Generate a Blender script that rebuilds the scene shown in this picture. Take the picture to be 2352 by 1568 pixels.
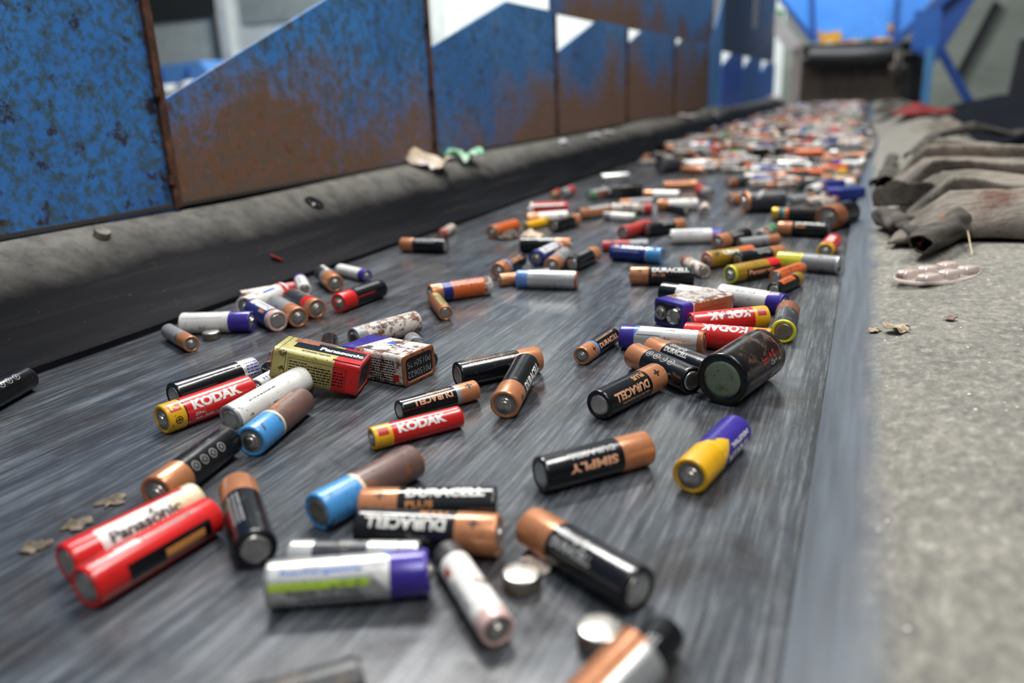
import bpy, bmesh, math, random
from mathutils import Vector, Matrix, Euler
random.seed(7)
for o in list(bpy.data.objects): bpy.data.objects.remove(o)
SC = bpy.context.scene
COL = SC.collection
D = bpy.data
# ------------------------------------------------------------------ camera
W, H, F = 2352, 1568, 1820.0
HC = 0.148                       # lens height above the belt
VPX, VPY = 2005.0, 180.0         # where the belt runs to
ROLL = math.radians(2.5)
_yv = Vector(((VPX-W/2)/F, (VPY-H/2)/F, 1)).normalized()
_e = Vector((math.cos(ROLL), -math.sin(ROLL), 0))
_up = _e.cross(_yv).normalized()
if _up.y > 0: _up = -_up
_xv = _yv.cross(_up)
if _xv.x < 0: _xv = -_xv
M3 = Matrix((_xv, _yv, _up))     # camera (right, down, forward) -> world
def ray(px, py): return M3 @ Vector(((px-W/2)/F, (py-H/2)/F, 1))
def G(px, py, z=0.0):
    d = ray(px, py); t = (z-HC)/d.z; return Vector((d.x*t, d.y*t, z))
def atX(px, py, X):
    d = ray(px, py); t = X/d.x; return Vector((X, d.y*t, HC+d.z*t))
def atY(px, py, Y):
    d = ray(px, py); t = Y/d.y; return Vector((d.x*t, Y, HC+d.z*t))
cam = D.cameras.new('camera'); co = D.objects.new('camera', cam); COL.objects.link(co)
cr, cu, cb = M3 @ Vector((1, 0, 0)), M3 @ Vector((0, -1, 0)), M3 @ Vector((0, 0, -1))
co.matrix_world = Matrix(((cr.x, cu.x, cb.x, 0), (cr.y, cu.y, cb.y, 0), (cr.z, cu.z, cb.z, HC), (0, 0, 0, 1)))
cam.sensor_width = 36; cam.lens = 36*F/W; cam.clip_start = .01; cam.clip_end = 60
cam.dof.use_dof = True; cam.dof.focus_distance = .425; cam.dof.aperture_fstop = 5.6
SC.camera = co
# ------------------------------------------------------------------ light
SC.view_settings.view_transform = 'Standard'; SC.view_settings.look = 'None'
SC.view_settings.gamma = 1; SC.view_settings.use_curve_mapping = False
SC.view_settings.exposure = 0.0
w = D.worlds.new('hall_light'); SC.world = w; w.use_nodes = True
_n, _l = w.node_tree.nodes, w.node_tree.links            # dim hall: bright roof, darker sides, darkest to the right
_tc = _n.new('ShaderNodeTexCoord'); _sp = _n.new('ShaderNodeSeparateXYZ'); _l.new(_tc.outputs['Generated'], _sp.inputs[0])
_ma = _n.new('ShaderNodeMath'); _ma.operation = 'MULTIPLY_ADD'; _ma.inputs[1].default_value = -.22; _l.new(_sp.outputs['X'], _ma.inputs[0]); _l.new(_sp.outputs['Z'], _ma.inputs[2])
_rp = _n.new('ShaderNodeValToRGB'); _e4 = _rp.color_ramp.elements; _e4[0].position = 0; _e4[0].color = (.035, .04, .05, 1); _e4[1].position = .95; _e4[1].color = (.78, .88, 1.0, 1)
_x = _e4.new(.30); _x.color = (.20, .23, .27, 1)
_l.new(_ma.outputs[0], _rp.inputs[0]); _l.new(_rp.outputs[0], _n['Background'].inputs[0]); _n['Background'].inputs[1].default_value = .5
def lamp(name, loc, target, sx, sy, power, col=(1, 1, 1)):
    l = D.lights.new(name, 'AREA'); l.shape = 'RECTANGLE'; l.size = sx; l.size_y = sy; l.energy = power; l.color = col
    o = D.objects.new(name, l); COL.objects.link(o); o.location = loc
    o.rotation_euler = (Vector(target)-Vector(loc)).to_track_quat('-Z', 'Y').to_euler(); return o
lamp('hall_or_fill_lamp', (-1.3, 2.0, 2.6), (-.2, .7, 0), 1.3, .35, 125, (1, .98, .95))
lamp('hall_or_fill_lamp', (.6, 1.3, 2.8), (-.3, .7, 0), 1.2, .3, 60, (1, .98, .95))
lamp('hall_or_fill_lamp', (.7, -.5, 2.3), (-.3, .9, 0), .4, 1.2, 30, (1, .98, .95))
lamp('hall_or_fill_lamp', (-2.4, 5.2, 3.2), (-2.6, 7.5, .6), 2.5, .6, 250, (1, 1, 1))
lamp('hall_or_fill_lamp', (-.1, 4.7, 1.5), (-.12, 5.85, .55), .7, .3, 22, (.92, .96, 1))  # fill light added to brighten the hopper alone; no known lamp there
# ------------------------------------------------------------------ helpers
def obj(name, me, parent=None, mat=None):
    if isinstance(me, bmesh.types.BMesh):
        bm = me; me = D.meshes.new(name); bm.to_mesh(me); bm.free()
        if mat: me.materials.append(mat)
        elif False: pass
    o = D.objects.new(name, me); COL.objects.link(o)
    if parent: o.parent = parent
    return o
def tag(o, label=None, cat=None, group=None, kind=None):
    if label: o['label'] = label
    if cat: o['category'] = cat
    if group: o['group'] = group
    if kind: o['kind'] = kind
    return o
def empty(name, loc=(0, 0, 0), rot=(0, 0, 0)):
    o = D.objects.new(name, None); COL.objects.link(o); o.location = loc; o.rotation_euler = rot; o.empty_display_size = .01; return o
def hexc(h):
    h = h.lstrip('#'); c = [int(h[i:i+2], 16)/255 for i in (0, 2, 4)]
    return tuple(x/12.92 if x <= .04045 else ((x+.055)/1.055)**2.4 for x in c)+(1,)
def smooth(me, ang=35):
    for p in me.polygons: p.use_smooth = True
    try: me.set_sharp_from_angle(angle=math.radians(ang))
    except Exception: pass
def box(bm, x0, x1, y0, y1, z0, z1, mi=0):
    v = [bm.verts.new(p) for p in [(x0,y0,z0),(x1,y0,z0),(x1,y1,z0),(x0,y1,z0),(x0,y0,z1),(x1,y0,z1),(x1,y1,z1),(x0,y1,z1)]]
    for f in [(0,3,2,1),(4,5,6,7),(0,1,5,4),(1,2,6,5),(2,3,7,6),(3,0,4,7)]:
        bm.faces.new([v[i] for i in f]).material_index = mi
def prism(bm, pts, axis, a, b, mi=0):
    """extrude a 2D outline pts along axis ('X','Y','Z') from a to b"""
    def mk(p, t): return {'X': (t, p[0], p[1]), 'Y': (p[0], t, p[1]), 'Z': (p[0], p[1], t)}[axis]
    A = [bm.verts.new(mk(p, a)) for p in pts]; B = [bm.verts.new(mk(p, b)) for p in pts]
    bm.faces.new(A).material_index = mi; bm.faces.new(B[::-1]).material_index = mi
    n = len(pts)
    for i in range(n): bm.faces.new([A[i], B[i], B[(i+1) % n], A[(i+1) % n]]).material_index = mi
def fixn(bm): bmesh.ops.recalc_face_normals(bm, faces=bm.faces)
def tube(bm, pts, r, seg=10, cap=True, mi=0):
    rings = []; n = len(pts)
    for i, p in enumerate(pts):
        p = Vector(p); t = (Vector(pts[min(i+1, n-1)])-Vector(pts[max(i-1, 0)])).normalized()
        a = t.cross(Vector((0, 0, 1)));  a = a.normalized() if a.length > 1e-3 else Vector((1, 0, 0)); b = t.cross(a)
        rr = r[i] if isinstance(r, (list, tuple)) else r
        rings.append([bm.verts.new(p+a*math.cos(2*math.pi*k/seg)*rr+b*math.sin(2*math.pi*k/seg)*rr) for k in range(seg)])
    for i in range(n-1):
        for k in range(seg):
            f = bm.faces.new([rings[i][k], rings[i][(k+1) % seg], rings[i+1][(k+1) % seg], rings[i+1][k]]); f.material_index = mi
    if cap:
        bm.faces.new(rings[0]).material_index = mi; bm.faces.new(rings[-1][::-1]).material_index = mi
def lathe(bm, prof, seg=40, axis='X', mats=None, closed0=True, closed1=True):
    """prof: [(t, r)], mats: material index of the span after each point"""
    rings = []
    for t, r in prof:
        ring = []
        for k in range(seg):
            a = 2*math.pi*k/seg; c, s = r*math.cos(a), r*math.sin(a)
            ring.append(bm.verts.new((t, c, s) if axis == 'X' else (c, s, t)))
        rings.append(ring)
    for i in range(len(prof)-1):
        for k in range(seg):
            f = bm.faces.new([rings[i][k], rings[i][(k+1) % seg], rings[i+1][(k+1) % seg], rings[i+1][k]])
            f.material_index = mats[i] if mats else 0
    if closed0: bm.faces.new(rings[0][::-1]).material_index = mats[0] if mats else 0
    if closed1: bm.faces.new(rings[-1]).material_index = mats[-1] if mats else 0
# ------------------------------------------------------------------ materials
class NT:
    def __init__(s, name):
        s.m = D.materials.new(name); s.m.use_nodes = True; s.n = s.m.node_tree.nodes; s.l = s.m.node_tree.links
        s.b = s.n['Principled BSDF']
    def add(s, t, **k):
        n = s.n.new(t)
        for a, v in k.items():
            if a.startswith('i_'):
                key = a[2:]; key = int(key) if key.isdigit() else key.replace('_', ' ')
                n.inputs[key].default_value = v
            else: setattr(n, a, v)
        return n
    def link(s, a, ao, b, bi): s.l.new(a.outputs[ao], b.inputs[bi])
    def coord(s, scale=(1, 1, 1), out='Object', jitter=False, rot=(0, 0, 0)):
        tc = s.add('ShaderNodeTexCoord'); mp = s.add('ShaderNodeMapping'); mp.inputs['Scale'].default_value = scale; mp.inputs['Rotation'].default_value = rot
        s.link(tc, out, mp, 0)
        if jitter:
            oi = s.add('ShaderNodeObjectInfo'); mu = s.add('ShaderNodeMath', operation='MULTIPLY'); mu.inputs[1].default_value = 37
            s.link(oi, 'Random', mu, 0); s.l.new(mu.outputs[0], mp.inputs['Location'])
        return mp
    def noise(s, co, scale, detail=4, rough=.6, dist=0):
        n = s.add('ShaderNodeTexNoise'); n.inputs['Scale'].default_value = scale; n.inputs['Detail'].default_value = detail
        n.inputs['Roughness'].default_value = rough; n.inputs['Distortion'].default_value = dist
        s.link(co, 0, n, 'Vector'); return n
    def ramp(s, src, so, stops):
        r = s.add('ShaderNodeValToRGB'); e = r.color_ramp.elements
        while len(e) < len(stops): e.new(.5)
        for i, (p, c) in enumerate(stops):
            e[i].position = p; e[i].color = c if isinstance(c, tuple) else (c, c, c, 1)
        s.link(src, so, r, 0); return r
    def mix(s, fac, a, b, mode='MIX'):
        m = s.add('ShaderNodeMixRGB', blend_type=mode)
        for k, v in ((0, fac), (1, a), (2, b)):
            if isinstance(v, tuple) and not isinstance(v[0], bpy.types.Node): m.inputs[k].default_value = v
            elif isinstance(v, (int, float)): m.inputs[k].default_value = v if k == 0 else (v, v, v, 1)
            else: s.l.new(v[0].outputs[v[1]], m.inputs[k])
        return m
    def bump(s, src, so, strength, dist):
        b = s.add('ShaderNodeBump'); b.inputs['Strength'].default_value = strength; b.inputs['Distance'].default_value = dist
        s.link(src, so, b, 'Height'); s.link(b, 0, s.b, 'Normal'); return b
def plain(name, hx, rough=.6, metal=0.0):
    t = NT(name); t.b.inputs['Roughness'].default_value = rough; t.b.inputs['Metallic'].default_value = metal
    co_ = t.coord(); n = t.noise(co_, 9, 3); c = hexc(hx); d = tuple(x*.8 for x in c[:3])+(1,)
    r = t.ramp(n, 0, [(.3, d), (.7, c)]); t.link(r, 0, t.b, 'Base Color'); return t.m
_wm = {}
def skin(key, hx, metal=0.0, rough=.3, grime=.5, gcol='3a2c22'):
    """battery skin: printed foil or paint with grime and small rust spots"""
    t = NT(key); b = t.b
    co_ = t.coord(jitter=True)
    n1 = t.noise(co_, 130, 5, .65); n2 = t.noise(co_, 620, 3, .6)
    k = .70-.16*grime
    r1 = t.ramp(n1, 0, [(k, 0.0), (k+.07, 1.0)]); r2 = t.ramp(n2, 0, [(.70-.08*grime, 0.0), (.76-.08*grime, 1.0)])
    c = hexc(hx); dk = tuple(x*.82 for x in c[:3])+(1,)
    n3 = t.noise(co_, 45, 3); r3 = t.ramp(n3, 0, [(.3, dk), (.65, c)])
    m1 = t.mix((r1, 0), (r3, 0), hexc(gcol)); m2 = t.mix((r2, 0), (m1, 0), hexc('1c1613'))
    t.link(m2, 0, b, 'Base Color')
    if metal:
        inv = t.ramp(n1, 0, [(k, metal), (k+.07, .1)]); t.link(inv, 0, b, 'Metallic')
    rr = t.ramp(n1, 0, [(.3, rough*.8), (k, rough*1.15), (k+.08, .7)]); t.link(rr, 0, b, 'Roughness')
    t.bump(n1, 0, .12, .0006)
    _wm[key] = t.m; return t.m
SK = dict(
 copper=('c08058', .35, .27, .35, '59301a'), copperd=('9c6040', .35, .36, .8, '402214'), cskin=('211a16', .0, .2, 1.0, '3c2415'), black=('101113', .0, .2, .35, '4a3d33'),
 blackd=('26282a', .0, .38, .9, '6a5c4d'), red=('cc2220', .0, .24, .35, '3a201a'), redd=('b0302c', .0, .4, .9, '4a3028'), yellow=('e0a818', .0, .3, .4, '5a3a10'),
 silver=('d2d2cf', .7, .3, .45, '5a4432'), white=('e2e0da', .0, .3, .55, '6a5040'), whited=('d0c6bc', .0, .4, 1.3, '6b3f28'),
 purple=('3c2f8e', .1, .25, .3, '2a2440'), blue=('4690cc', .0, .3, .7, '2c2a2c'), navy=('1d2f78', .1, .26, .3, '20222c'),
 brown=('6b524c', .1, .38, .9, '7a4a2c'), gold=('c9a23a', .6, .3, .5, '4a3414'), goldpale=('b9b06c', .5, .35, .7, '4a3a1a'), orange=('d2642a', .1, .3, .45, '5a2812'),
 grey=('8f9092', .2, .38, .8, '5a4a3c'), cream=('e2cfa8', .0, .38, .6, 'b07a34'), green=('4c8f62', .0, .35, .7, '3a3a2a'), yellowg=('d8d23a', .1, .3, .3, '6a5a20'),
 bluel=('5f86c4', .0, .32, .4, '4a4440'), pinkw=('d9b8b0', .2, .35, .9, '7a4a3a'), charcoal=('33353a', .1, .35, .8, '5a4f45'))
for k_, v_ in SK.items(): skin(k_, v_[0], v_[1], v_[2], v_[3], v_[4])
for k_, hx_, ro_ in (('ink_white', 'e6e4de', .35), ('ink_black', '141414', .4), ('ink_orange', 'd08a4a', .35), ('ink_red', 'b81c1c', .35), ('ink_copper', 'd9a07c', .3), ('ink_navy', '2b2f86', .35), ('ink_yellow', 'e6b422', .35), ('ink_green', 'a9c83c', .35), ('ink_blue', '2f62c0', .3), ('ink_grey', '9a9a98', .35)):
    skin(k_, hx_, 0, ro_, .75)
def metal(key, hx, rough, grime=.5, gcol='5a4230'):
    return skin(key, hx, .95, rough, grime, gcol)
skin('whitef', 'b4aea6', .1, .36, 1.2, '6a5040'); skin('silverf', 'a8a49e', .6, .34, 1.2, '5a4432')
STEEL = metal('steel', 'c8c4bc', .28, .4); DULL = metal('dull_steel', '9a948a', .42, .9); OLIVE = skin('olive_steel', '7e8c76', .4, .3, .9, '565a2c')
GREYPL = plain('grey_washer', '6f716e', .5)
# ------------------------------------------------------------------ batteries
DIM = {'AA': (.0505, .00725, .0012), 'AAA': (.0445, .00525, .0009), 'C': (.0500, .0131, .0015), 'D': (.0615, .0171, .0015)}
_cache = {}
def battery_meshes(kind, bands, rim=None, seg=48, dull=False):
    key = (kind, tuple(bands), rim, seg, dull)
    if key in _cache: return _cache[key]
    L, R, nh = DIM[kind]; x0 = -L/2+nh; x1 = L/2
    names = []
    def mi(n):
        if n not in names: names.append(n)
        return names.index(n)
    prof = [(x0+.0007, .72*R), (x0+.0001, .79*R), (x0, .90*R), (x0+.0003, .972*R), (x0+.0010, R)]
    mats = [mi(bands[0][1])]*5
    prev = x0+.001
    for i, (f, n) in enumerate(bands):
        mats[-1] = mi(n)
        e = x0+(x1-x0)*f
        if i < len(bands)-1: prof.append((e, R)); mats.append(mi(n))
    last = mi(bands[-1][1]); rm = mi(rim) if rim else last
    prof += [(x1-.0016, R), (x1-.0010, R), (x1-.0003, .972*R), (x1, .89*R), (x1-.0001, .78*R), (x1-.0008, .70*R)]
    mats += [rm]*6; mats[-6] = rm
    bm = bmesh.new(); lathe(bm, prof, seg, 'X', mats, False, False); fixn(bm)
    s = D.meshes.new('sleeve'); bm.to_mesh(s); bm.free(); smooth(s, 50)
    for n in names: s.materials.append(_wm[n])
    # positive end: grey washer, steel rim and nub
    bm = bmesh.new()
    lathe(bm, [(x0+.0008, .74*R), (x0+.0004, .70*R), (x0+.0004, .50*R), (x0+.0001, .48*R), (x0-.0001, .44*R), (x0-.0002, .34*R), (x0-nh*.75, .31*R), (x0-nh*.95, .26*R), (x0-nh, .12*R)], seg, 'X', [1, 1, 0, 0, 0, 0, 0, 0, 0], False, False)
    c = bm.verts.new((x0-nh, 0, 0)); ring = bm.verts[-seg-1:] if False else None
    bm.verts.ensure_lookup_table(); n = len(bm.verts)-1
    for k in range(seg): bm.faces.new([bm.verts[n-seg+k], bm.verts[n-seg+(k+1) % seg], c])
    fixn(bm); p = D.meshes.new('positive_terminal'); bm.to_mesh(p); bm.free(); smooth(p, 40)
    p.materials.append(DULL if dull else STEEL); p.materials.append(GREYPL)
    bm = bmesh.new()
    lathe(bm, [(x1-.0009, .72*R), (x1-.0003, .68*R), (x1+.0000, .62*R), (x1+.0001, .56*R), (x1, .3*R), (x1, .01*R)], seg, 'X', None, False, True); fixn(bm)
    q = D.meshes.new('negative_terminal'); bm.to_mesh(q); bm.free(); smooth(q, 40); q.materials.append(OLIVE if dull == 'olive' else (DULL if dull else STEEL))
    _cache[key] = (s, p, q); return _cache[key]
_txt = {}
def text_mesh(s, bold):
    k = (s, bold)
    if k not in _txt:
        cu = D.curves.new('t', 'FONT'); cu.body = s; cu.size = 1; cu.offset = bold; cu.resolution_u = 3
        o = D.objects.new('t', cu); COL.objects.link(o); dg = bpy.context.evaluated_depsgraph_get(); dg.update()
        me = D.meshes.new_from_object(o.evaluated_get(dg)); D.objects.remove(o); D.curves.remove(cu); _txt[k] = me
    return _txt[k]
def poly2d(spec):
    """flat bmesh in millimetres-as-metres for one printed mark; returns (bm, ink)"""
    t = spec[0]; bm = bmesh.new()
    if t == 'rect':
        _, x0, x1, y0, y1, ink = spec
        bm.faces.new([bm.verts.new(p) for p in ((x0, y0, 0), (x1, y0, 0), (x1, y1, 0), (x0, y1, 0))])
    elif t == 'poly':
        _, pts, ink = spec; bm.faces.new([bm.verts.new((p[0], p[1], 0)) for p in pts])
    elif t == 'ring':
        _, cx, cy, r0, r1, ink = spec; a = []; n = 20
        for k in range(n):
            an = 2*math.pi*k/n; a.append((bm.verts.new((cx+r0*math.cos(an), cy+r0*math.sin(an), 0)), bm.verts.new((cx+r1*math.cos(an), cy+r1*math.sin(an), 0))))
        for k in range(n): bm.faces.new([a[k][0], a[k][1], a[(k+1) % n][1], a[(k+1) % n][0]])
    elif t == 'frame':
        _, x0, x1, y0, y1, wd, ink = spec
        for r in ((x0, x1, y0, y0+wd), (x0, x1, y1-wd, y1), (x0, x0+wd, y0, y1), (x1-wd, x1, y0, y1)):
            bm.faces.new([bm.verts.new(p) for p in ((r[0], r[2], 0), (r[1], r[2], 0), (r[1], r[3], 0), (r[0], r[3], 0))])
    elif t == 'fine':   # lines of print too small to read: dashes
        _, x0, x1, y0, y1, rows, ink = spec; rnd = random.Random(int(x0*1e5)+rows)
        pit = (y1-y0)/rows
        for i in range(rows):
            x = x0; y = y0+i*pit
            while x < x1-.0006:
                l = rnd.uniform(.0006, .0026); xe = min(x+l, x1)
                bm.faces.new([bm.verts.new(p) for p in ((x, y, 0), (xe, y, 0), (xe, y+pit*.5, 0), (x, y+pit*.5, 0))]); x = xe+.0004
    else:   # text: ('text', string, x0, x1, y centre, height, ink, bold[, rev])
        _, s, x0, x1, yc, h, ink, bold = spec[:8]; rev = len(spec) > 8 and spec[8]
        bm.from_mesh(text_mesh(s, bold))
        xs = [v.co.x for v in bm.verts]; ys = [v.co.y for v in bm.verts]; a, b, c, d = min(xs), max(xs), min(ys), max(ys)
        for v in bm.verts:
            u = (v.co.x-a)/(b-a); q = (v.co.y-c)/(d-c)-.5
            if rev == 1: u = 1-u; q = -q
            v.co = (x0+(x1-x0)*u, yc+q*h, 0)
            if rev == 2:   # running round the battery
                v.co = (x0+(x1-x0)*(q+.5), yc+(u-.5)*h, 0)
    return bm, ink
def bisect(bm, lo, hi, step, axis):
    t = math.ceil(lo/step)*step
    while t < hi:
        co_ = (t, 0, 0) if axis == 0 else (0, t, 0); no = (1, 0, 0) if axis == 0 else (0, 1, 0)
        bmesh.ops.bisect_plane(bm, geom=list(bm.verts)+list(bm.edges)+list(bm.faces), plane_co=co_, plane_no=no, dist=1e-7); t += step
_let = {}
def lettering(kind, key, marks):
    if key in _let: return _let[key]
    L, R, nh = DIM[kind]; out = bmesh.new(); names = []
    for li, sp in enumerate(marks):
        bm, ink = poly2d(sp)
        if ink not in names: names.append(ink)
        ys = [v.co.y for v in bm.verts]; bisect(bm, min(ys), max(ys), R*.1, 1)
        rr = R+.00004+.000012*li
        for v in bm.verts:
            a = v.co.y/R; v.co = (v.co.x, -math.cos(a)*rr, math.sin(a)*rr)
        for f in bm.faces: f.material_index = names.index(ink)
        tmp = D.meshes.new('x'); bm.to_mesh(tmp); bm.free(); out.from_mesh(tmp); D.meshes.remove(tmp)
    me = D.meshes.new('printed_lettering'); out.to_mesh(me); out.free()
    for n in names: me.materials.append(_wm[n])
    _let[key] = me; return me
def fx(kind, f): L, R, nh = DIM[kind]; return -L/2+nh+(L-nh)*f
mm = .001
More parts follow.
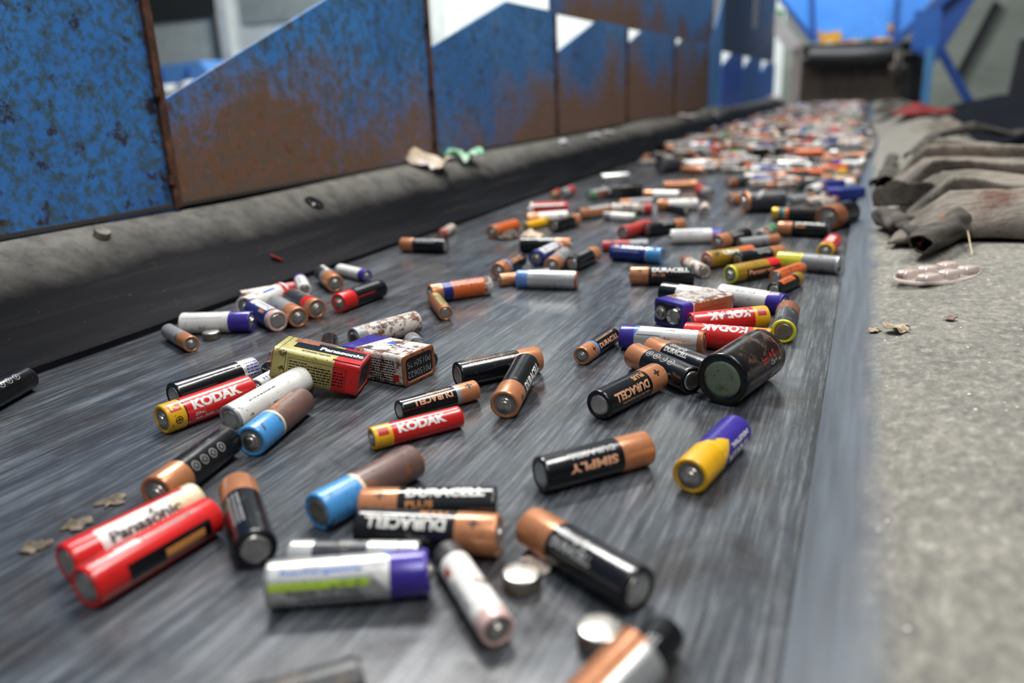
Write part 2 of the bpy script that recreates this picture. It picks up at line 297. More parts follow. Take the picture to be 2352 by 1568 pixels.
# printed designs: kind -> bands from the + end, rim at the - end, marks
def design(name, kind):
    X = lambda f: fx(kind, f); s = {'AA': 1, 'AAA': .72, 'C': 1.7, 'D': 2.1}[kind]*mm
    T = lambda st, a, b, y, h, ink, bold=.02, rev=0: ('text', st, X(a), X(b), y*s, h*s, ink, bold, rev)
    icons = [('ring', X(.36+.12*i), -1*s, 1.7*s, 2.1*s, 'ink_grey') for i in range(4)] + [T('x', .345+.12*i, .375+.12*i, -1, 1.6, 'ink_grey') for i in range(4)]
    d = {
     'dura': ([(.29, 'copper'), (1, 'black')], None, [T('DURACELL', .35, .92, 0, 4.4, 'ink_white', .035), T('PLUS', .35, .55, -4.7, 2.4, 'ink_orange', .03), T('+', .12, .20, -1, 3.5, 'ink_black')]),
     'durap': ([(.29, 'copper'), (1, 'black')], None, [T('DURACELL', .34, .90, 1.8, 4.4, 'ink_copper', .035), T('PLUS', .34, .52, -3.6, 2.8, 'ink_orange', .03), T('+', .11, .20, -1, 4, 'ink_black', .03), T('LR6 AA 1.5V ALKALINE', .35, .8, 5.6, 1, 'ink_copper')]),
     'duram': ([(.25, 'copper'), (.31, 'grey'), (1, 'black')], None, [T('DURACELL', .36, .86, 1.5, 4.6, 'ink_copper', .035), T('PLUS POWER', .36, .66, -3.2, 2.2, 'ink_copper', .03), T('+', .08, .18, -1, 4.5, 'ink_black', .02)]),
     'durab': ([(.27, 'copper'), (.32, 'bluel'), (1, 'black')], None, [T('DURACELL', .35, .92, -2, 4.4, 'ink_copper', .035), T('RECHARGEABLE NiMH', .36, .9, 3.6, 1.4, 'ink_copper', .02), T('+', .14, .22, -1, 4.5, 'ink_black', .02)]),
     'simply': ([(.30, 'copper'), (1, 'black')], None, [T('SIMPLY', .36, .80, 2.4, 3.6, 'ink_copper', .04), T('DURACELL', .36, .78, -2.6, 2.8, 'ink_grey', .04)]),
     'simplyg': ([(.30, 'copper'), (1, 'black')], None, [T('Simply', .35, .64, 1.8, 3.6, 'ink_grey', .04), T('DURACELL', .34, .70, -2.2, 3.2, 'ink_grey', .05)]),
     'date': ([(.27, 'copper'), (1, 'black')], None, [T('03/2031', .30, .44, 0, 1.8, 'ink_copper', .02), T('|', .48, .485, -.5, 3.4, 'ink_copper'), T('|', .65, .655, -.5, 3.4, 'ink_copper'), ('fine', X(.52), X(.62), -1*s, 1*s, 2, 'ink_copper'), ('fine', X(.69), X(.88), -1*s, .6*s, 1, 'ink_copper'), ('rect', X(.3), X(.9), -3*s, -2.8*s, 'ink_copper'), ('fine', X(.55), X(.9), -4.6*s, -3.8*s, 1, 'ink_copper')]),
     'icon': ([(.29, 'copper'), (1, 'black')], None, icons),
     'plainc': ([(.30, 'copper'), (1, 'black')], None, [('fine', X(.36), X(.8), -3*s, 2*s, 3, 'ink_grey')]),
     'kodak': ([(.185, 'yellow'), (.20, 'black'), (1, 'red')], 'redd', [T('KODAK', .27, .82, .6, 5.2, 'ink_white', .05), T('ZINC', .27, .39, -4.3, 1.5, 'ink_white', .01), T('AA  R6P  1.5V', .27, .60, -6.6, 1.3, 'ink_white', .01),
                ('rect', X(.04), X(.155), 0.4*s, 6*s, 'ink_red'), T('K', .055, .145, 3.2, 3.6, 'ink_yellow', .03, 0), ('ring', X(.10), -4.2*s, 1.5*s, 1.9*s, 'ink_black'), T('+', .07, .13, -4.2, 2.2, 'ink_black', .03)]),
     'kodaky': ([(.20, 'yellow'), (1, 'red')], None, [T('KODAK', .26, .80, 0, 6, 'ink_white', .05), ('rect', X(.05), X(.16), -2*s, 3*s, 'ink_red')]),
     'varta': ([(.36, 'yellow'), (1, 'purple')], None, [('poly', [(X(.355), -15*s), (X(.56), -7.5*s), (X(.355), 0)], 'ink_yellow'), ('poly', [(X(.355), 0), (X(.56), 7.5*s), (X(.355), 15*s)], 'ink_yellow'), T('VARTA', .46, .92, -.6, 5.2, 'ink_white', .05, 1), T('INDUSTRIAL', .55, .92, 4.4, 2, 'ink_white', .03, 1)]),
     'vartab': ([(.72, 'navy'), (.74, 'silver'), (1, 'blue')], None, [T('VARTA', .22, .66, 1.4, 4.6, 'ink_white', .05), T('LONGLIFE Power', .08, .60, -3.4, 2, 'ink_grey', .02), ('poly', [(X(.08), 3.6*s), (X(.16), 3.6*s), (X(.12), -.6*s)], 'ink_yellow')]),
     'pana': ([(.10, 'cream'), (.88, 'red'), (1, 'red')], None, [('rect', X(0.03), X(.80), -3.8*s, 7.6*s, 'ink_white'), ('rect', X(0.03), X(.26), -3.2*s, 7*s, 'cream'), T('Panasonic', .20, .74, 1.8, 4.4, 'ink_black', .04, 1)]),
     'panag': ([(.04, 'yellowg'), (.75, 'gold'), (1, 'red')], None, [('rect', X(.24), X(.98), -10*s, -1*s, 'black'), T('Panasonic', .28, .84, -3.8, 4, 'ink_copper', .04), ('rect', X(.3), X(.7), 3*s, 3.5*s, 'ink_red')]),
     'redplain': ([(1, 'red')], None, [('rect', X(.12), X(.78), 4*s, 10.5*s, 'black'), ('rect', X(.18), X(.5), 6*s, 9*s, 'ink_orange'), ('rect', X(.62), X(.78), -3*s, -1.6*s, 'ink_white'), ('fine', X(.2), X(.6), -2*s, .5*s, 1, 'ink_black')]),
     'hyun': ([(.80, 'white'), (1, 'purple')], None, [T('HYUNDAI', .08, .62, -1, 2.8, 'ink_navy', .03, 0)]),
     'hyunf': ([(.86, 'white'), (1, 'white')], 'grey', [('fine', X(.45), X(.8), -4*s, -2.4*s, 1, 'ink_black'), ('rect', X(.5), X(.56), 3*s, 5*s, 'ink_black')]),
     'bluegrey': ([(.36, 'blue'), (.39, 'cream'), (1, 'brown')], None, [('fine', X(.45), X(.85), -4*s, -2*s, 2, 'ink_copper')]),
     'blueend': ([(.62, 'brown'), (.65, 'cream'), (1, 'blue')], None, []),
     'silverp': ([(.24, 'purple'), (.985, 'silver'), (1, 'silver')], None, [('poly', [(X(.235), -16*s), (X(.33), -9*s), (X(.235), -2*s)], 'ink_blue'), ('poly', [(X(.235), -2*s), (X(.33), 3*s), (X(.235), 8*s)], 'ink_white'), ('rect', X(.36), X(.97), 3.2*s, 5.6*s, 'ink_green'), T('Ready To Use', .42, .86, 6.8, 1.8, 'ink_black', .03, 1), T('Rechargeable', .40, .9, 0.4, 2.0, 'ink_blue', .03, 1), ('fine', X(.4), X(.8), 8.4*s, 10*s, 2, 'ink_black')]),
     'silvg': ([(.14, 'silver'), (.80, 'charcoal'), (1, 'silver')], None, [('rect', X(.15), X(.38), -5*s, 5*s, 'silver'), T('HR03', .4, .6, 0, 3, 'ink_grey', .03)]),
     'whitea': ([(.12, 'pinkw'), (.82, 'white'), (1, 'charcoal')], None, [('poly', [(X(.62), -2*s), (X(.74), -2*s), (X(.68), 3*s)], 'ink_red'), T('alkaline', .22, .55, 0, 3, 'ink_grey', .02), ('rect', X(.4), X(.46), 3*s, 5*s, 'ink_orange')]),
     'silcop': ([(.30, 'copperd'), (1, 'silver')], None, [('rect', X(.0), X(1), -11*s, -2*s, 'copper')]),
     'allcop': ([(1, 'copper')], None, [('fine', X(.2), X(.8), -3*s, 1*s, 2, 'ink_black')]),
     'tan': ([(1, 'copperd')], 'copper', [('rect', X(.05), X(.9), -4*s, 4*s, 'goldpale'), ('fine', X(.2), X(.8), -2*s, 3*s, 3, 'ink_black')]),
     'energ': ([(.85, 'whited'), (1, 'grey')], None, [T('alkaline', .38, .78, 2, 3.6, 'ink_black', .02), ('fine', X(.1), X(.7), -2.6*s, -1*s, 2, 'ink_black')]),
     'orangex': ([(.18, 'copper'), (.34, 'navy'), (.86, 'orange'), (1, 'whited')], None, [('ring', X(.4+.08*i), (2.6 if i % 2 else -1.6)*s, .7*s, 1.3*s, 'ink_navy') for i in range(6)]+[('ring', X(.4+.08*i), (-2.6 if i % 2 else 3)*s, .5*s, 1.0*s, 'ink_black') for i in range(5)]+[('rect', X(.36), X(.86), 4.4*s, 7*s, 'ink_white')]),
     'purpb': ([(.30, 'purple'), (1, 'white')], None, [('fine', X(.4), X(.9), -4*s, -2*s, 1, 'ink_black'), ('rect', X(.38), X(.95), 2.2*s, 2.5*s, 'ink_grey')]),
     'vartaw': ([(.22, 'purple'), (1, 'white')], 'whited', [T('VARTA', .04, .19, 0, 4, 'ink_white', .03, 2), T('ENERGY', .40, .92, 2.5, 2.6, 'ink_black', .03), ('fine', X(.3), X(.9), -4.5*s, -2*s, 2, 'ink_copper')]),
     'whitec': ([(.19, 'purple'), (.93, 'silver'), (1, 'copperd')], 'copperd', [('rect', X(.2), X(.92), 1*s, 6*s, 'ink_white'), ('poly', [(X(.18), 9*s), (X(.24), 2*s), (X(.18), -5*s)], 'ink_blue'), ('fine', X(.5), X(.88), -5*s, -3*s, 2, 'ink_copper'), ('rect', X(.22), X(.5), -3.4*s, -3*s, 'ink_black')]),
     'silpink': ([(.86, 'navy'), (1, 'pinkw')], 'pinkw', [('rect', X(.10), X(.80), -5*s, 2.4*s, 'ink_white'), ('fine', X(.2), X(.75), -2*s, 1*s, 2, 'ink_navy'), ('rect', X(.56), X(.76), -8*s, -6*s, 'ink_orange')]),
     'greyc': ([(.32, 'copper'), (1, 'grey')], None, [T('PLUS', .4, .6, 0, 4, 'ink_black', .04), T('ALKALI', .64, .95, 0, 3.6, 'ink_black', .04)]),
     'redw': ([(.14, 'copper'), (.30, 'red'), (.92, 'charcoal'), (1, 'red')], None, [('rect', X(.31), X(.90), -5.5*s, 1.6*s, 'ink_white'), T('AirTex', .38, .84, -2, 4.2, 'ink_black', .04)]),
     'redblk': ([(.28, 'red'), (1, 'black')], None, [('fine', X(.34), X(.9), 1*s, 4*s, 2, 'ink_grey'), ('fine', X(.3), X(.7), -5*s, -3*s, 1, 'ink_red')]),
     'whiteb': ([(.12, 'whited'), (1, 'white')], None, [('poly', [(X(.2), 0), (X(.35), 0), (X(.28), 3*s)], 'ink_orange'), ('rect', X(.4), X(.7), -1*s, 1*s, 'ink_blue'), ('rect', X(.85), X(.93), -6*s, 6*s, 'ink_red')]),
     'blueW': ([(.18, 'purple'), (1, 'white')], None, [T('Rechargeable', .35, .9, 1, 2.6, 'ink_navy', .02)]),
     'clear': ([(.42, 'copper'), (.58, 'grey'), (1, 'charcoal')], None, [('rect', X(.5), X(.95), 2*s, 5*s, 'ink_white')]),
     'bluew': ([(.20, 'bluel'), (.965, 'silver'), (1, 'copperd')], 'copperd', [('fine', X(.3), X(.7), -3*s, -2*s, 1, 'ink_black'), ('rect', X(.2), X(.95), 1*s, 6.4*s, 'ink_white')]),
     'gpultra': ([(1, 'gold')], 'copper', [T('Ultra', .35, .7, 1, 4.4, 'ink_white', .04, 1), T('GP', .78, .93, 1, 4.4, 'ink_black', .05, 1), ('rect', X(0), X(.3), -8*s, 8*s, 'orange')]),
     'yelwhite': ([(.42, 'yellowg'), (.96, 'grey'), (1, 'silver')], 'silver', [('fine', X(.04), X(.38), -3*s, 2*s, 2, 'ink_black'), T('ADVANCE', .5, .9, 1, 3, 'ink_grey', .03)]),
     'orangec': ([(.12, 'copper'), (1, 'orange')], 'copper', [('fine', X(.2), X(.9), 1*s, 3*s, 1, 'ink_black')]),
     'blkgold': ([(.22, 'gold'), (.32, 'black'), (.86, 'black'), (1, 'black')], None, [('rect', X(.34), X(.84), -4*s, 2.6*s, 'orange'), T('1.5V', .45, .75, 0, 2.6, 'ink_black', .03)]),
     'rainbow': ([(.16, 'gold'), (.22, 'navy'), (.29, 'green'), (.36, 'orange'), (1, 'black')], None, [('rect', X(.4), X(.85), 3*s, 7*s, 'ink_orange')]),
     'ccell': ([(.12, 'cskin'), (.135, 'copperd'), (.9, 'cskin'), (1, 'black')], None, [T('+ C', .26, .40, 3.0, 2.4, 'ink_red', .05, 1), T('Carbon', .16, .40, 5.2, 1.6, 'ink_grey', .03, 1), ('rect', X(.13), X(.9), 7.2*s, 7.28*s, 'ink_copper'), ('poly', [(X(.13), -2*s), (X(.8), 7*s), (X(.8), 2*s), (X(.4), -3*s)], 'copperd') if False else ('fine', X(.45), X(.6), 3*s, 5*s, 2, 'ink_red')]),
     'ccop': ([(.40, 'copperd'), (1, 'black')], None, []),
     'cstripe': ([(.08, 'copper'), (1, 'charcoal')], None, [('poly', [(X(.2), -5*s), (X(.32), -5*s), (X(.55), 5*s), (X(.45), 5*s)], 'ink_grey')]),
     'yring': ([(.34, 'copperd'), (1, 'charcoal')], 'yellowg', [('fine', X(.38), X(.8), -1*s, 3*s, 3, 'ink_grey'), ('rect', X(.38), X(.9), -2*s, -1.7*s, 'ink_grey')]),
     'blksil': ([(.22, 'silver'), (1, 'black')], None, [('fine', X(.02), X(.18), -4*s, 5*s, 5, 'ink_navy'), T('+', .26, .31, -4, 1.8, 'ink_white', .02)]),
     'blkwhite': ([(.72, 'white'), (1, 'black')], None, [('fine', X(.2), X(.7), 0, 2*s, 2, 'ink_red')]),
     'greend': ([(.14, 'green'), (.9, 'silver'), (1, 'green')], None, [('rect', X(.14), X(.9), -9*s, -2*s, 'copperd')]),
     'reddk': ([(1, 'redd')], None, []), 'redgold': ([(.15, 'gold'), (1, 'redd')], 'gold', []), 'redsil': ([(.6, 'redd'), (1, 'grey')], None, []), 'pinky': ([(.8, 'whited'), (1, 'redd')], None, []),
     'greyd': ([(.2, 'copperd'), (1, 'whited')], None, []), 'silv': ([(1, 'silver')], None, []), 'gryblk': ([(.3, 'grey'), (1, 'charcoal')], None, []), 'whiteg': ([(.25, 'grey'), (1, 'white')], 'green', []),
     'blkall': ([(1, 'black')], None, icons), 'brn': ([(.3, 'copperd'), (1, 'blackd')], None, []), 'orng': ([(1, 'orange')], None, []), 'palegr': ([(.5, 'green'), (1, 'whited')], None, []), 'yel': ([(.8, 'yellow'), (1, 'gold')], None, []),
     'whf': ([(.2, 'grey'), (1, 'whitef')], 'grey', []), 'slf': ([(1, 'silverf')], None, []), 'cwf': ([(.28, 'copperd'), (1, 'whitef')], None, []),
     'navyw': ([(.3, 'white'), (1, 'navy')], None, []), 'pur': ([(.3, 'purple'), (1, 'silver')], None, []), 'copwh': ([(.28, 'copper'), (1, 'white')], None, []), 'copg': ([(.3, 'copper'), (1, 'grey')], None, []),
    }
    return d[name]
def battery(kind, style, dull=False, seg=48, name=None):
    bands, rim, marks = design(style, kind)
    root = empty(name or {'AA': 'penlight_battery', 'AAA': 'slim_battery', 'C': 'fat_battery', 'D': 'fat_battery'}[kind])
    s, p, q = battery_meshes(kind, bands, rim, seg, dull)
    obj('sleeve', s, root); obj('positive_terminal', p, root); obj('negative_terminal', q, root)
    if marks and seg > 20: obj('printed_lettering', lettering(kind, (kind, style), marks), root)
    return root
def copy_tree(o, parent=None):
    c = o.copy(); COL.objects.link(c); c.parent = parent
    for ch in o.children: copy_tree(ch, c)
    return c
def pose(o, c, d, spin):
    x = d.normalized(); y = Vector((0, 0, 1)).cross(x).normalized(); z = x.cross(y)
    R_ = Matrix((x, y, z)).transposed() @ Matrix.Rotation(-math.radians(spin), 3, 'X')
    o.matrix_world = Matrix.Translation(c) @ R_.to_4x4()
# ------------------------------------------------------------------ batteries placed one by one
# (kind, style, P pixel, N pixel, spin, label, extra) ; extra: zp, zn end heights above lying; a anchor
IT = [
('AA','blkall',(-45,925),(62,868),60,'black battery with grey icon rings, cut by the left frame edge under the rubber skirt',{'a':'N'}),
('AA','blksil',(602,846),(424,904),150,'black battery with a silver band, lying right behind the red and yellow one at left',{}),
('AA','kodak',(375,963),(566,894),32,'red battery with yellow end and big white letters, left of the gold square battery',{}),
('AA','hyunf',(662,888),(528,965),150,'dirty white battery lying against the blue and brown battery, steel end facing out',{'a':'N','zp':.0035,'fix':1}),
('AAA','hyun',(586,893),(690,836),70,'slim white battery with small violet lettering, left of the gold square battery',{'a':'P','fix':1}),
('AAA','plainc',(705,892),(652,866),120,'small black battery with a rusty copper tip poking out below the gold square battery',{'a':'P','fix':1}),
('AA','bluegrey',(556,1020),(684,922),120,'blue and brown tube battery, upper of the two, touching a copper and black one',{'a':'P'}),
('AA','icon',(366,1133),(540,1008),40,'copper and black battery with icon rings behind the two bright red batteries',{'a':'P'}),
('AA','plainc',(526,1128),(568,1268),70,'copper and black battery standing out alone right of the two bright red batteries',{'a':'N'}),
('AA','pana',(428,1162),(153,1297),125,'red battery with a cream stripe and black lettering at lower left',{'a':'N'}),
('AA','redplain',(458,1206),(216,1343),120,'plain red battery with dark underside, in front of the cream striped one',{'a':'N'}),
('AA','blueend',(957,1060),(739,1181),120,'blue ended brown tube battery, the nearer of the two like it',{'a':'N','dull':1}),
('AA','dura',(814,1163),(1140,1160),75,'copper and black battery with upright white lettering, behind an upside-down one near the front',{'a':'P'}),
('AA','dura',(1158,1231),(822,1213),128,'copper and black battery with upside-down white lettering, copper nub by the coin cell',{}),
('AAA','silvg',(992,1277),(668,1275),90,'thin silver battery half hidden behind the big silver and violet one',{'a':'N'}),
('AA','silverp',(1000,1311),(612,1342),122,'silver battery with violet end and green stripe, front of the picture',{}),
('AAA','whitea',(1147,1453),(1024,1266),155,'slim white battery with rusty front end, pointing forward right of the violet ended one',{'a':'P'}),
('AA','simplyg',(1216,1207),(1467,1355),58,'copper and black battery slanting down to the right between the two button cells',{}),
('AA','silcop',(1290,1690),(1478,1494),150,'silver and copper battery cut by the bottom edge, right of the front button cell',{'a':'N','zn':.0095,'zp':.000,'fix':1}),
('AAA','plainc',(1440,1570),(1532,1452),90,'small black battery end under the silver and copper battery at the bottom edge',{'a':'N','fix':1}),
('AA','brn',(500,1668),(690,1612),90,'dark battery just showing at the bottom edge of the picture',{}),
('AA','simply',(1487,1027),(1243,1090),140,'glossy black and copper battery with upside-down lettering, in the open centre right',{}),
('AA','varta',(1581,1097),(1690,987),-10,'violet and yellow battery with zigzag pattern, alone at right',{'a':'P','rs':1}),
('AAA','kodaky',(852,1008),(1053,957),42,'slim red battery with yellow end and white letters in the middle',{}),
('AAA','duram',(1100,893),(911,945),128,'slim black and copper battery with grey ring, right above the slim red one',{}),
('AA','date',(1240,822),(1050,862),125,'black and copper battery with a thin printed date, crossed by another copper battery',{}),
('AA','dura',(1157,933),(1207,843),15,'copper ended battery pointing at the viewer, leaning over the one with a date',{'a':'P','zn':.003}),
('AA','energ',(950,740),(822,776),120,'rusty white battery with dark ring end, behind the white and violet square battery',{}),
('AAA','blkall',(758,780),(750,838),30,'black battery end peeking over the top of the gold square battery',{'a':'P'}),
('AAA','gryblk',(945,780),(985,826),80,'small grey battery end showing behind the white and violet square battery',{'a':'P'}),
('AA','orangex',(985,678),(1124,656),60,'orange battery with rows of dark dots behind a tan battery',{'a':'N'}),
('AAA','tan',(986,668),(1023,717),100,'tan battery with flat steel end forward, in front of the orange dotted one',{'a':'N'}),
('AA','durab',(1142,624),(1212,586),60,'copper and black battery with blue ring, leftmost of the mid belt pile',{'a':'P'}),
('AA','silpink',(1229,594),(1295,563),70,'silver battery with violet end and bright nub in the mid belt pile',{'a':'P'}),
('AA','copg',(1266,612),(1306,578),70,'copper and grey battery, nub forward, directly behind the white and light blue one',{'a':'P'}),
('AA','plainc',(1374,578),(1313,607),110,'black battery with steel end forward and copper far end, left of the blue one',{'a':'N'}),
('AA','bluew',(1182,638),(1325,643),60,'white battery with light blue band lying crosswise in mid belt',{}),
('AAA','copg',(1147,646),(1262,632),90,'small copper battery end sticking out left of the white and light blue one',{'a':'P'}),
('AA','simplyg',(1313,563),(1197,563),110,'grey black and copper battery lying crosswise behind the mid belt pile',{}),
('AA','vartab',(1386,577),(1522,588),55,'dark blue battery with bright blue band and white lettering in mid belt',{'a':'N'}),
('AAA','redsil',(1365,566),(1488,562),90,'slim orange red battery right behind the dark blue one',{'a':'N'}),
('AA','dura',(1446,633),(1593,634),55,'copper and black battery with crisp white lettering, lying crosswise alone in mid belt',{}),
('AAA','whited' if 0 else 'greyd',(1568,596),(1617,624),90,'dirty grey little battery pointing at the crisp lettered copper and black one',{'a':'N'}),
('AA','gpultra',(1739,579),(1622,598),120,'gold and orange battery with steel end at left, behind the yellow banded ones',{'a':'N'}),
('AA','simplyg',(1797,581),(1692,598),120,'black and orange battery lying between the gold ones and the pale yellow label',{'a':'N'}),
('AA','panag',(1673,631),(1800,607),35,'gold and red battery with bright yellow rim and dark lettering band',{'a':'P'}),
('AA','yelwhite',(1792,597),(1931,609),70,'grey battery with yellow label touching the right skirt edge',{'a':'N'}),
('AAA','orangec',(1858,609),(1781,637),110,'plain orange battery with steel end forward near the right skirt',{'a':'N','zn':.001}),
('AAA','blkgold',(1837,638),(1777,666),120,'small black and gold battery in front of the plain orange one',{'a':'N'}),
('AA','kodaky',(1894,578),(1909,560),80,'red battery with dark end pointing away beside the right skirt edge',{'a':'P'}),
('AA','reddk',(1492,518),(1432,535),90,'short grey black battery with steel end forward, touching a black and copper one',{'a':'N'}),
('AA','simplyg',(1568,516),(1452,533),120,'black and copper battery left of the white and violet one with lettering',{'a':'P'}),
('AA','hyun',(1537,544),(1668,540),60,'white battery with violet lettering and blue band lying crosswise',{'a':'P'}),
('AA','simplyg',(1646,557),(1738,533),60,'orange ended battery with dark body, right of the white violet lettered one',{'a':'P'}),
('AAA','copg',(1788,549),(1699,560),120,'bright copper battery with black end forward, in front of the dark lettered pile',{'a':'N'}),
('AAA','palegr',(1797,524),(1757,541),90,'pale green small battery slanting in the pile left of a lettered copper and black one',{}),
('AA','dura',(1774,524),(1883,529),70,'copper and black battery with white lettering just below the copper ended fat battery',{}),
('AA','rainbow',(1771,491),(1882,494),60,'brown and black battery with a rainbow band left of the copper ended fat battery',{}),
('C','ccop',(1905,502),(1962,486),80,'fat battery with copper end and nub forward, at the right edge of the belt',{'a':'P'}),
('C','cstripe',(1706,464),(1798,459),60,'fat grey battery with a white diagonal stripe lying crosswise',{}),
('AA','copg',(1678,460),(1738,445),60,'copper battery end at the left of the fat grey battery with diagonal stripe',{'a':'P'}),
('AAA','copg',(1868,452),(1815,460),90,'grey small battery, left of three in a row behind the rainbow banded one',{'a':'N'}),
('AAA','greyd',(1903,455),(1851,464),90,'grey small battery, middle of three in a row behind the rainbow banded one',{'a':'N'}),
('AAA','greyd',(1925,458),(1880,469),90,'grey small battery, right of three in a row behind the rainbow banded one',{'a':'N'}),
('AA','plainc',(923,562),(1023,565),60,'copper and black battery lying alone near the left skirt in mid distance',{}),
('AAA','redw' if 0 else 'pinky',(1048,517),(1013,539),60,'small red and pale battery leaning by the foot of the left skirt',{'a':'N'}),
('AA','orangec',(1127,534),(1194,514),60,'orange battery left of a crumpled leaf in mid distance',{'a':'P'}),
('AAA','yel',(1206,521),(1256,508),60,'small pale gold battery between the crumpled scraps and a black and copper one',{'a':'P'}),
('AA','copwh',(1210,504),(1300,497),60,'copper and white battery right in front of the red and white square battery',{}),
('AA','date',(1328,503),(1268,520),110,'black battery with copper far end just right of the pale crumpled scrap',{}),
('AA','silcop',(1336,492),(1400,482),60,'silver and copper battery lying right of the red and white square battery',{}),
('AAA','redgold',(1271,450),(1286,438),60,'small red and gold battery at the foot of the left skirt, pointing forward',{'a':'P'}),
('AA','redsil',(1321,433),(1292,446),60,'red and grey battery next to the small red and gold one at the left skirt',{'a':'N'}),
('AA','greend',(1349,451),(1402,440),60,'green ended silver battery in the left part of the far half',{}),
('AA','silv',(1372,410),(1450,404),60,'shiny plain silver battery near the left skirt in the far half',{}),
('AA','copwh',(1461,447),(1580,450),60,'white battery with pale copper end lying crosswise in the far middle',{}),
('AA','allcop',(1526,427),(1596,424),60,'bright shining copper battery lying crosswise in the far middle',{}),
('AA','redsil',(1603,434),(1632,445),90,'pinkish red battery pointing forward in the far middle',{}),
('AAA','copg',(1435,466),(1486,463),60,'thin copper and grey battery just above the pair of white ones',{}),
('AA','pinky',(1418,481),(1472,480),60,'white battery with a reddish end, upper of the pair of white ones',{}),
('AAA','whiteg',(1398,496),(1450,500),60,'greenish white battery, lower of the pair of white ones',{}),
('AA','copwh',(1520,472),(1590,470),60,'orange copper battery right of the pair of white ones',{}),
('AAA','blkall',(1550,479),(1576,486),90,'little black battery with steel end in front of the orange copper one',{'a':'N'}),
('AAA','greyd',(1620,470),(1617,484),90,'small grey battery pointing at the viewer in the far middle gap',{'a':'N'}),
('AA','brn',(1680,421),(1712,416),60,'brown battery left of the white and blue one in the far right part',{}),
('AA','navyw',(1716,410),(1775,414),60,'white and blue battery lying crosswise in the far right part',{}),
('AAA','greyd',(1774,428),(1810,426),60,'grey battery right of the white and blue one in the far right part',{}),
('AA','copwh',(1899,424),(1846,444),60,'pale copper and white battery slanting behind the three small grey ones',{}),
('AA','yel',(1943,394),(1914,407),90,'yellow battery near the right skirt in the far right part',{}),
('AA','blkwhite',(1690,701),(1519,673),75,'white battery with black end lying under the violet square battery',{'a':'N'}),
('AA','vartaw',(1799,700),(1654,677),100,'white battery with violet right end, behind the upper red battery at right',{}),
('AA','kodaky',(1764,727),(1588,744),130,'red battery with yellow right end and upside-down letters, upper of the stacked red pair',{'a':'P','zp':.001}),
('AA','kodaky',(1759,783),(1572,768),112,'red battery with upside-down letters, lower of the pair, behind the fat battery',{'a':'N'}),
('AA','whitec',(1424,772),(1613,787),60,'white and silver battery with violet left end, in front of the red pair',{}),
('AAA','durab',(1331,822),(1414,768),40,'slim copper and black battery with blue ring, left of the violet ended white one',{}),
('AA','icon',(1453,815),(1577,870),75,'copper and black battery with icon rings running into the fat battery',{'a':'P'}),
('AA','simplyg',(1503,803),(1610,842),70,'copper and black battery with white lettering, tucked behind the one with icon rings',{'a':'P'}),
('AA','durap',(1518,860),(1377,930),140,'black and copper battery with copper lettering and orange word, left of the fat battery',{'a':'N'}),
('C','ccell',(1737,806),(1640,869),130,'big dirty black fat battery with a green stained steel base facing the viewer',{'a':'N','dull':'olive'}),
('AA','yring',(1812,705),(1799,762),60,'copper and charcoal battery with a yellow ring at its near end, beside the right skirt',{'a':'N','dull':1}),
('AAA','greyc',(441,791),(385,759),50,'slim copper and grey battery alone at the left, nub forward, near the button cell',{'a':'P'}),
('AA','purpb',(583,738),(421,742),120,'white battery with violet right end lying behind the left button cell',{}),
('AA','silpink',(580,706),(639,738),100,'violet battery with pale pink flat end, nub row of three at left',{'a':'N','rs':0}),
('AA','greyc',(687,730),(625,694),60,'orange copper and grey battery, middle of the row of three at left',{'a':'P'}),
('AA','redw',(730,710),(655,678),60,'red, white and copper battery, right of the row of three at left',{'a':'P'}),
('AA','whiteb',(557,706),(640,672),60,'rusty white battery behind the row of three at left, nub to the left',{'a':'P'}),
('AAA','pinky',(553,682),(683,660),60,'pinkish white battery with red ring against the foot of the left skirt',{'a':'P'}),
('AAA','blueW',(684,641),(693,668),60,'small white battery with violet tip pointing away at the left skirt',{'a':'P'}),
('AA','clear',(771,652),(733,621),60,'copper battery with glassy grey body, nub forward, near the left skirt',{'a':'P'}),
('AAA','blueW',(845,634),(777,618),60,'small white battery with violet end, right of the glassy copper one',{'a':'P'}),
('AA','redblk',(775,697),(874,662),50,'black battery with a red end and nub forward, left of the open middle',{}),
]
# ------------------------------------------------------------------ place them
BELT_L, BELT_R = -.446, -.009
BG = 'used batteries strewn along the conveyor belt'
bodies = []    # [P, N, radius, movable, root, spin, length]
def segdist(a0, a1, b0, b1):
    u, v, w_ = a1-a0, b1-b0, a0-b0
    a, b, c, d, e = u.dot(u), u.dot(v), v.dot(v), u.dot(w_), v.dot(w_)
    den = a*c-b*b; s = 0 if den < 1e-12 else min(1, max(0, (b*e-c*d)/den)); t = (b*s+e)/c if c > 1e-12 else 0
    if t < 0: t = 0; s = min(1, max(0, -d/a)) if a > 1e-12 else 0
    elif t > 1: t = 1; s = min(1, max(0, (b-d)/a)) if a > 1e-12 else 0
    pa, pb = a0+u*s, b0+v*t
    return (pa-pb).length, pa-pb, s, t
def inner(b):
    P, N, r = b[0], b[1], b[2]; d = (N-P).normalized(); k = min(r*.75, (N-P).length*.4)
    return P+d*k, N-d*k
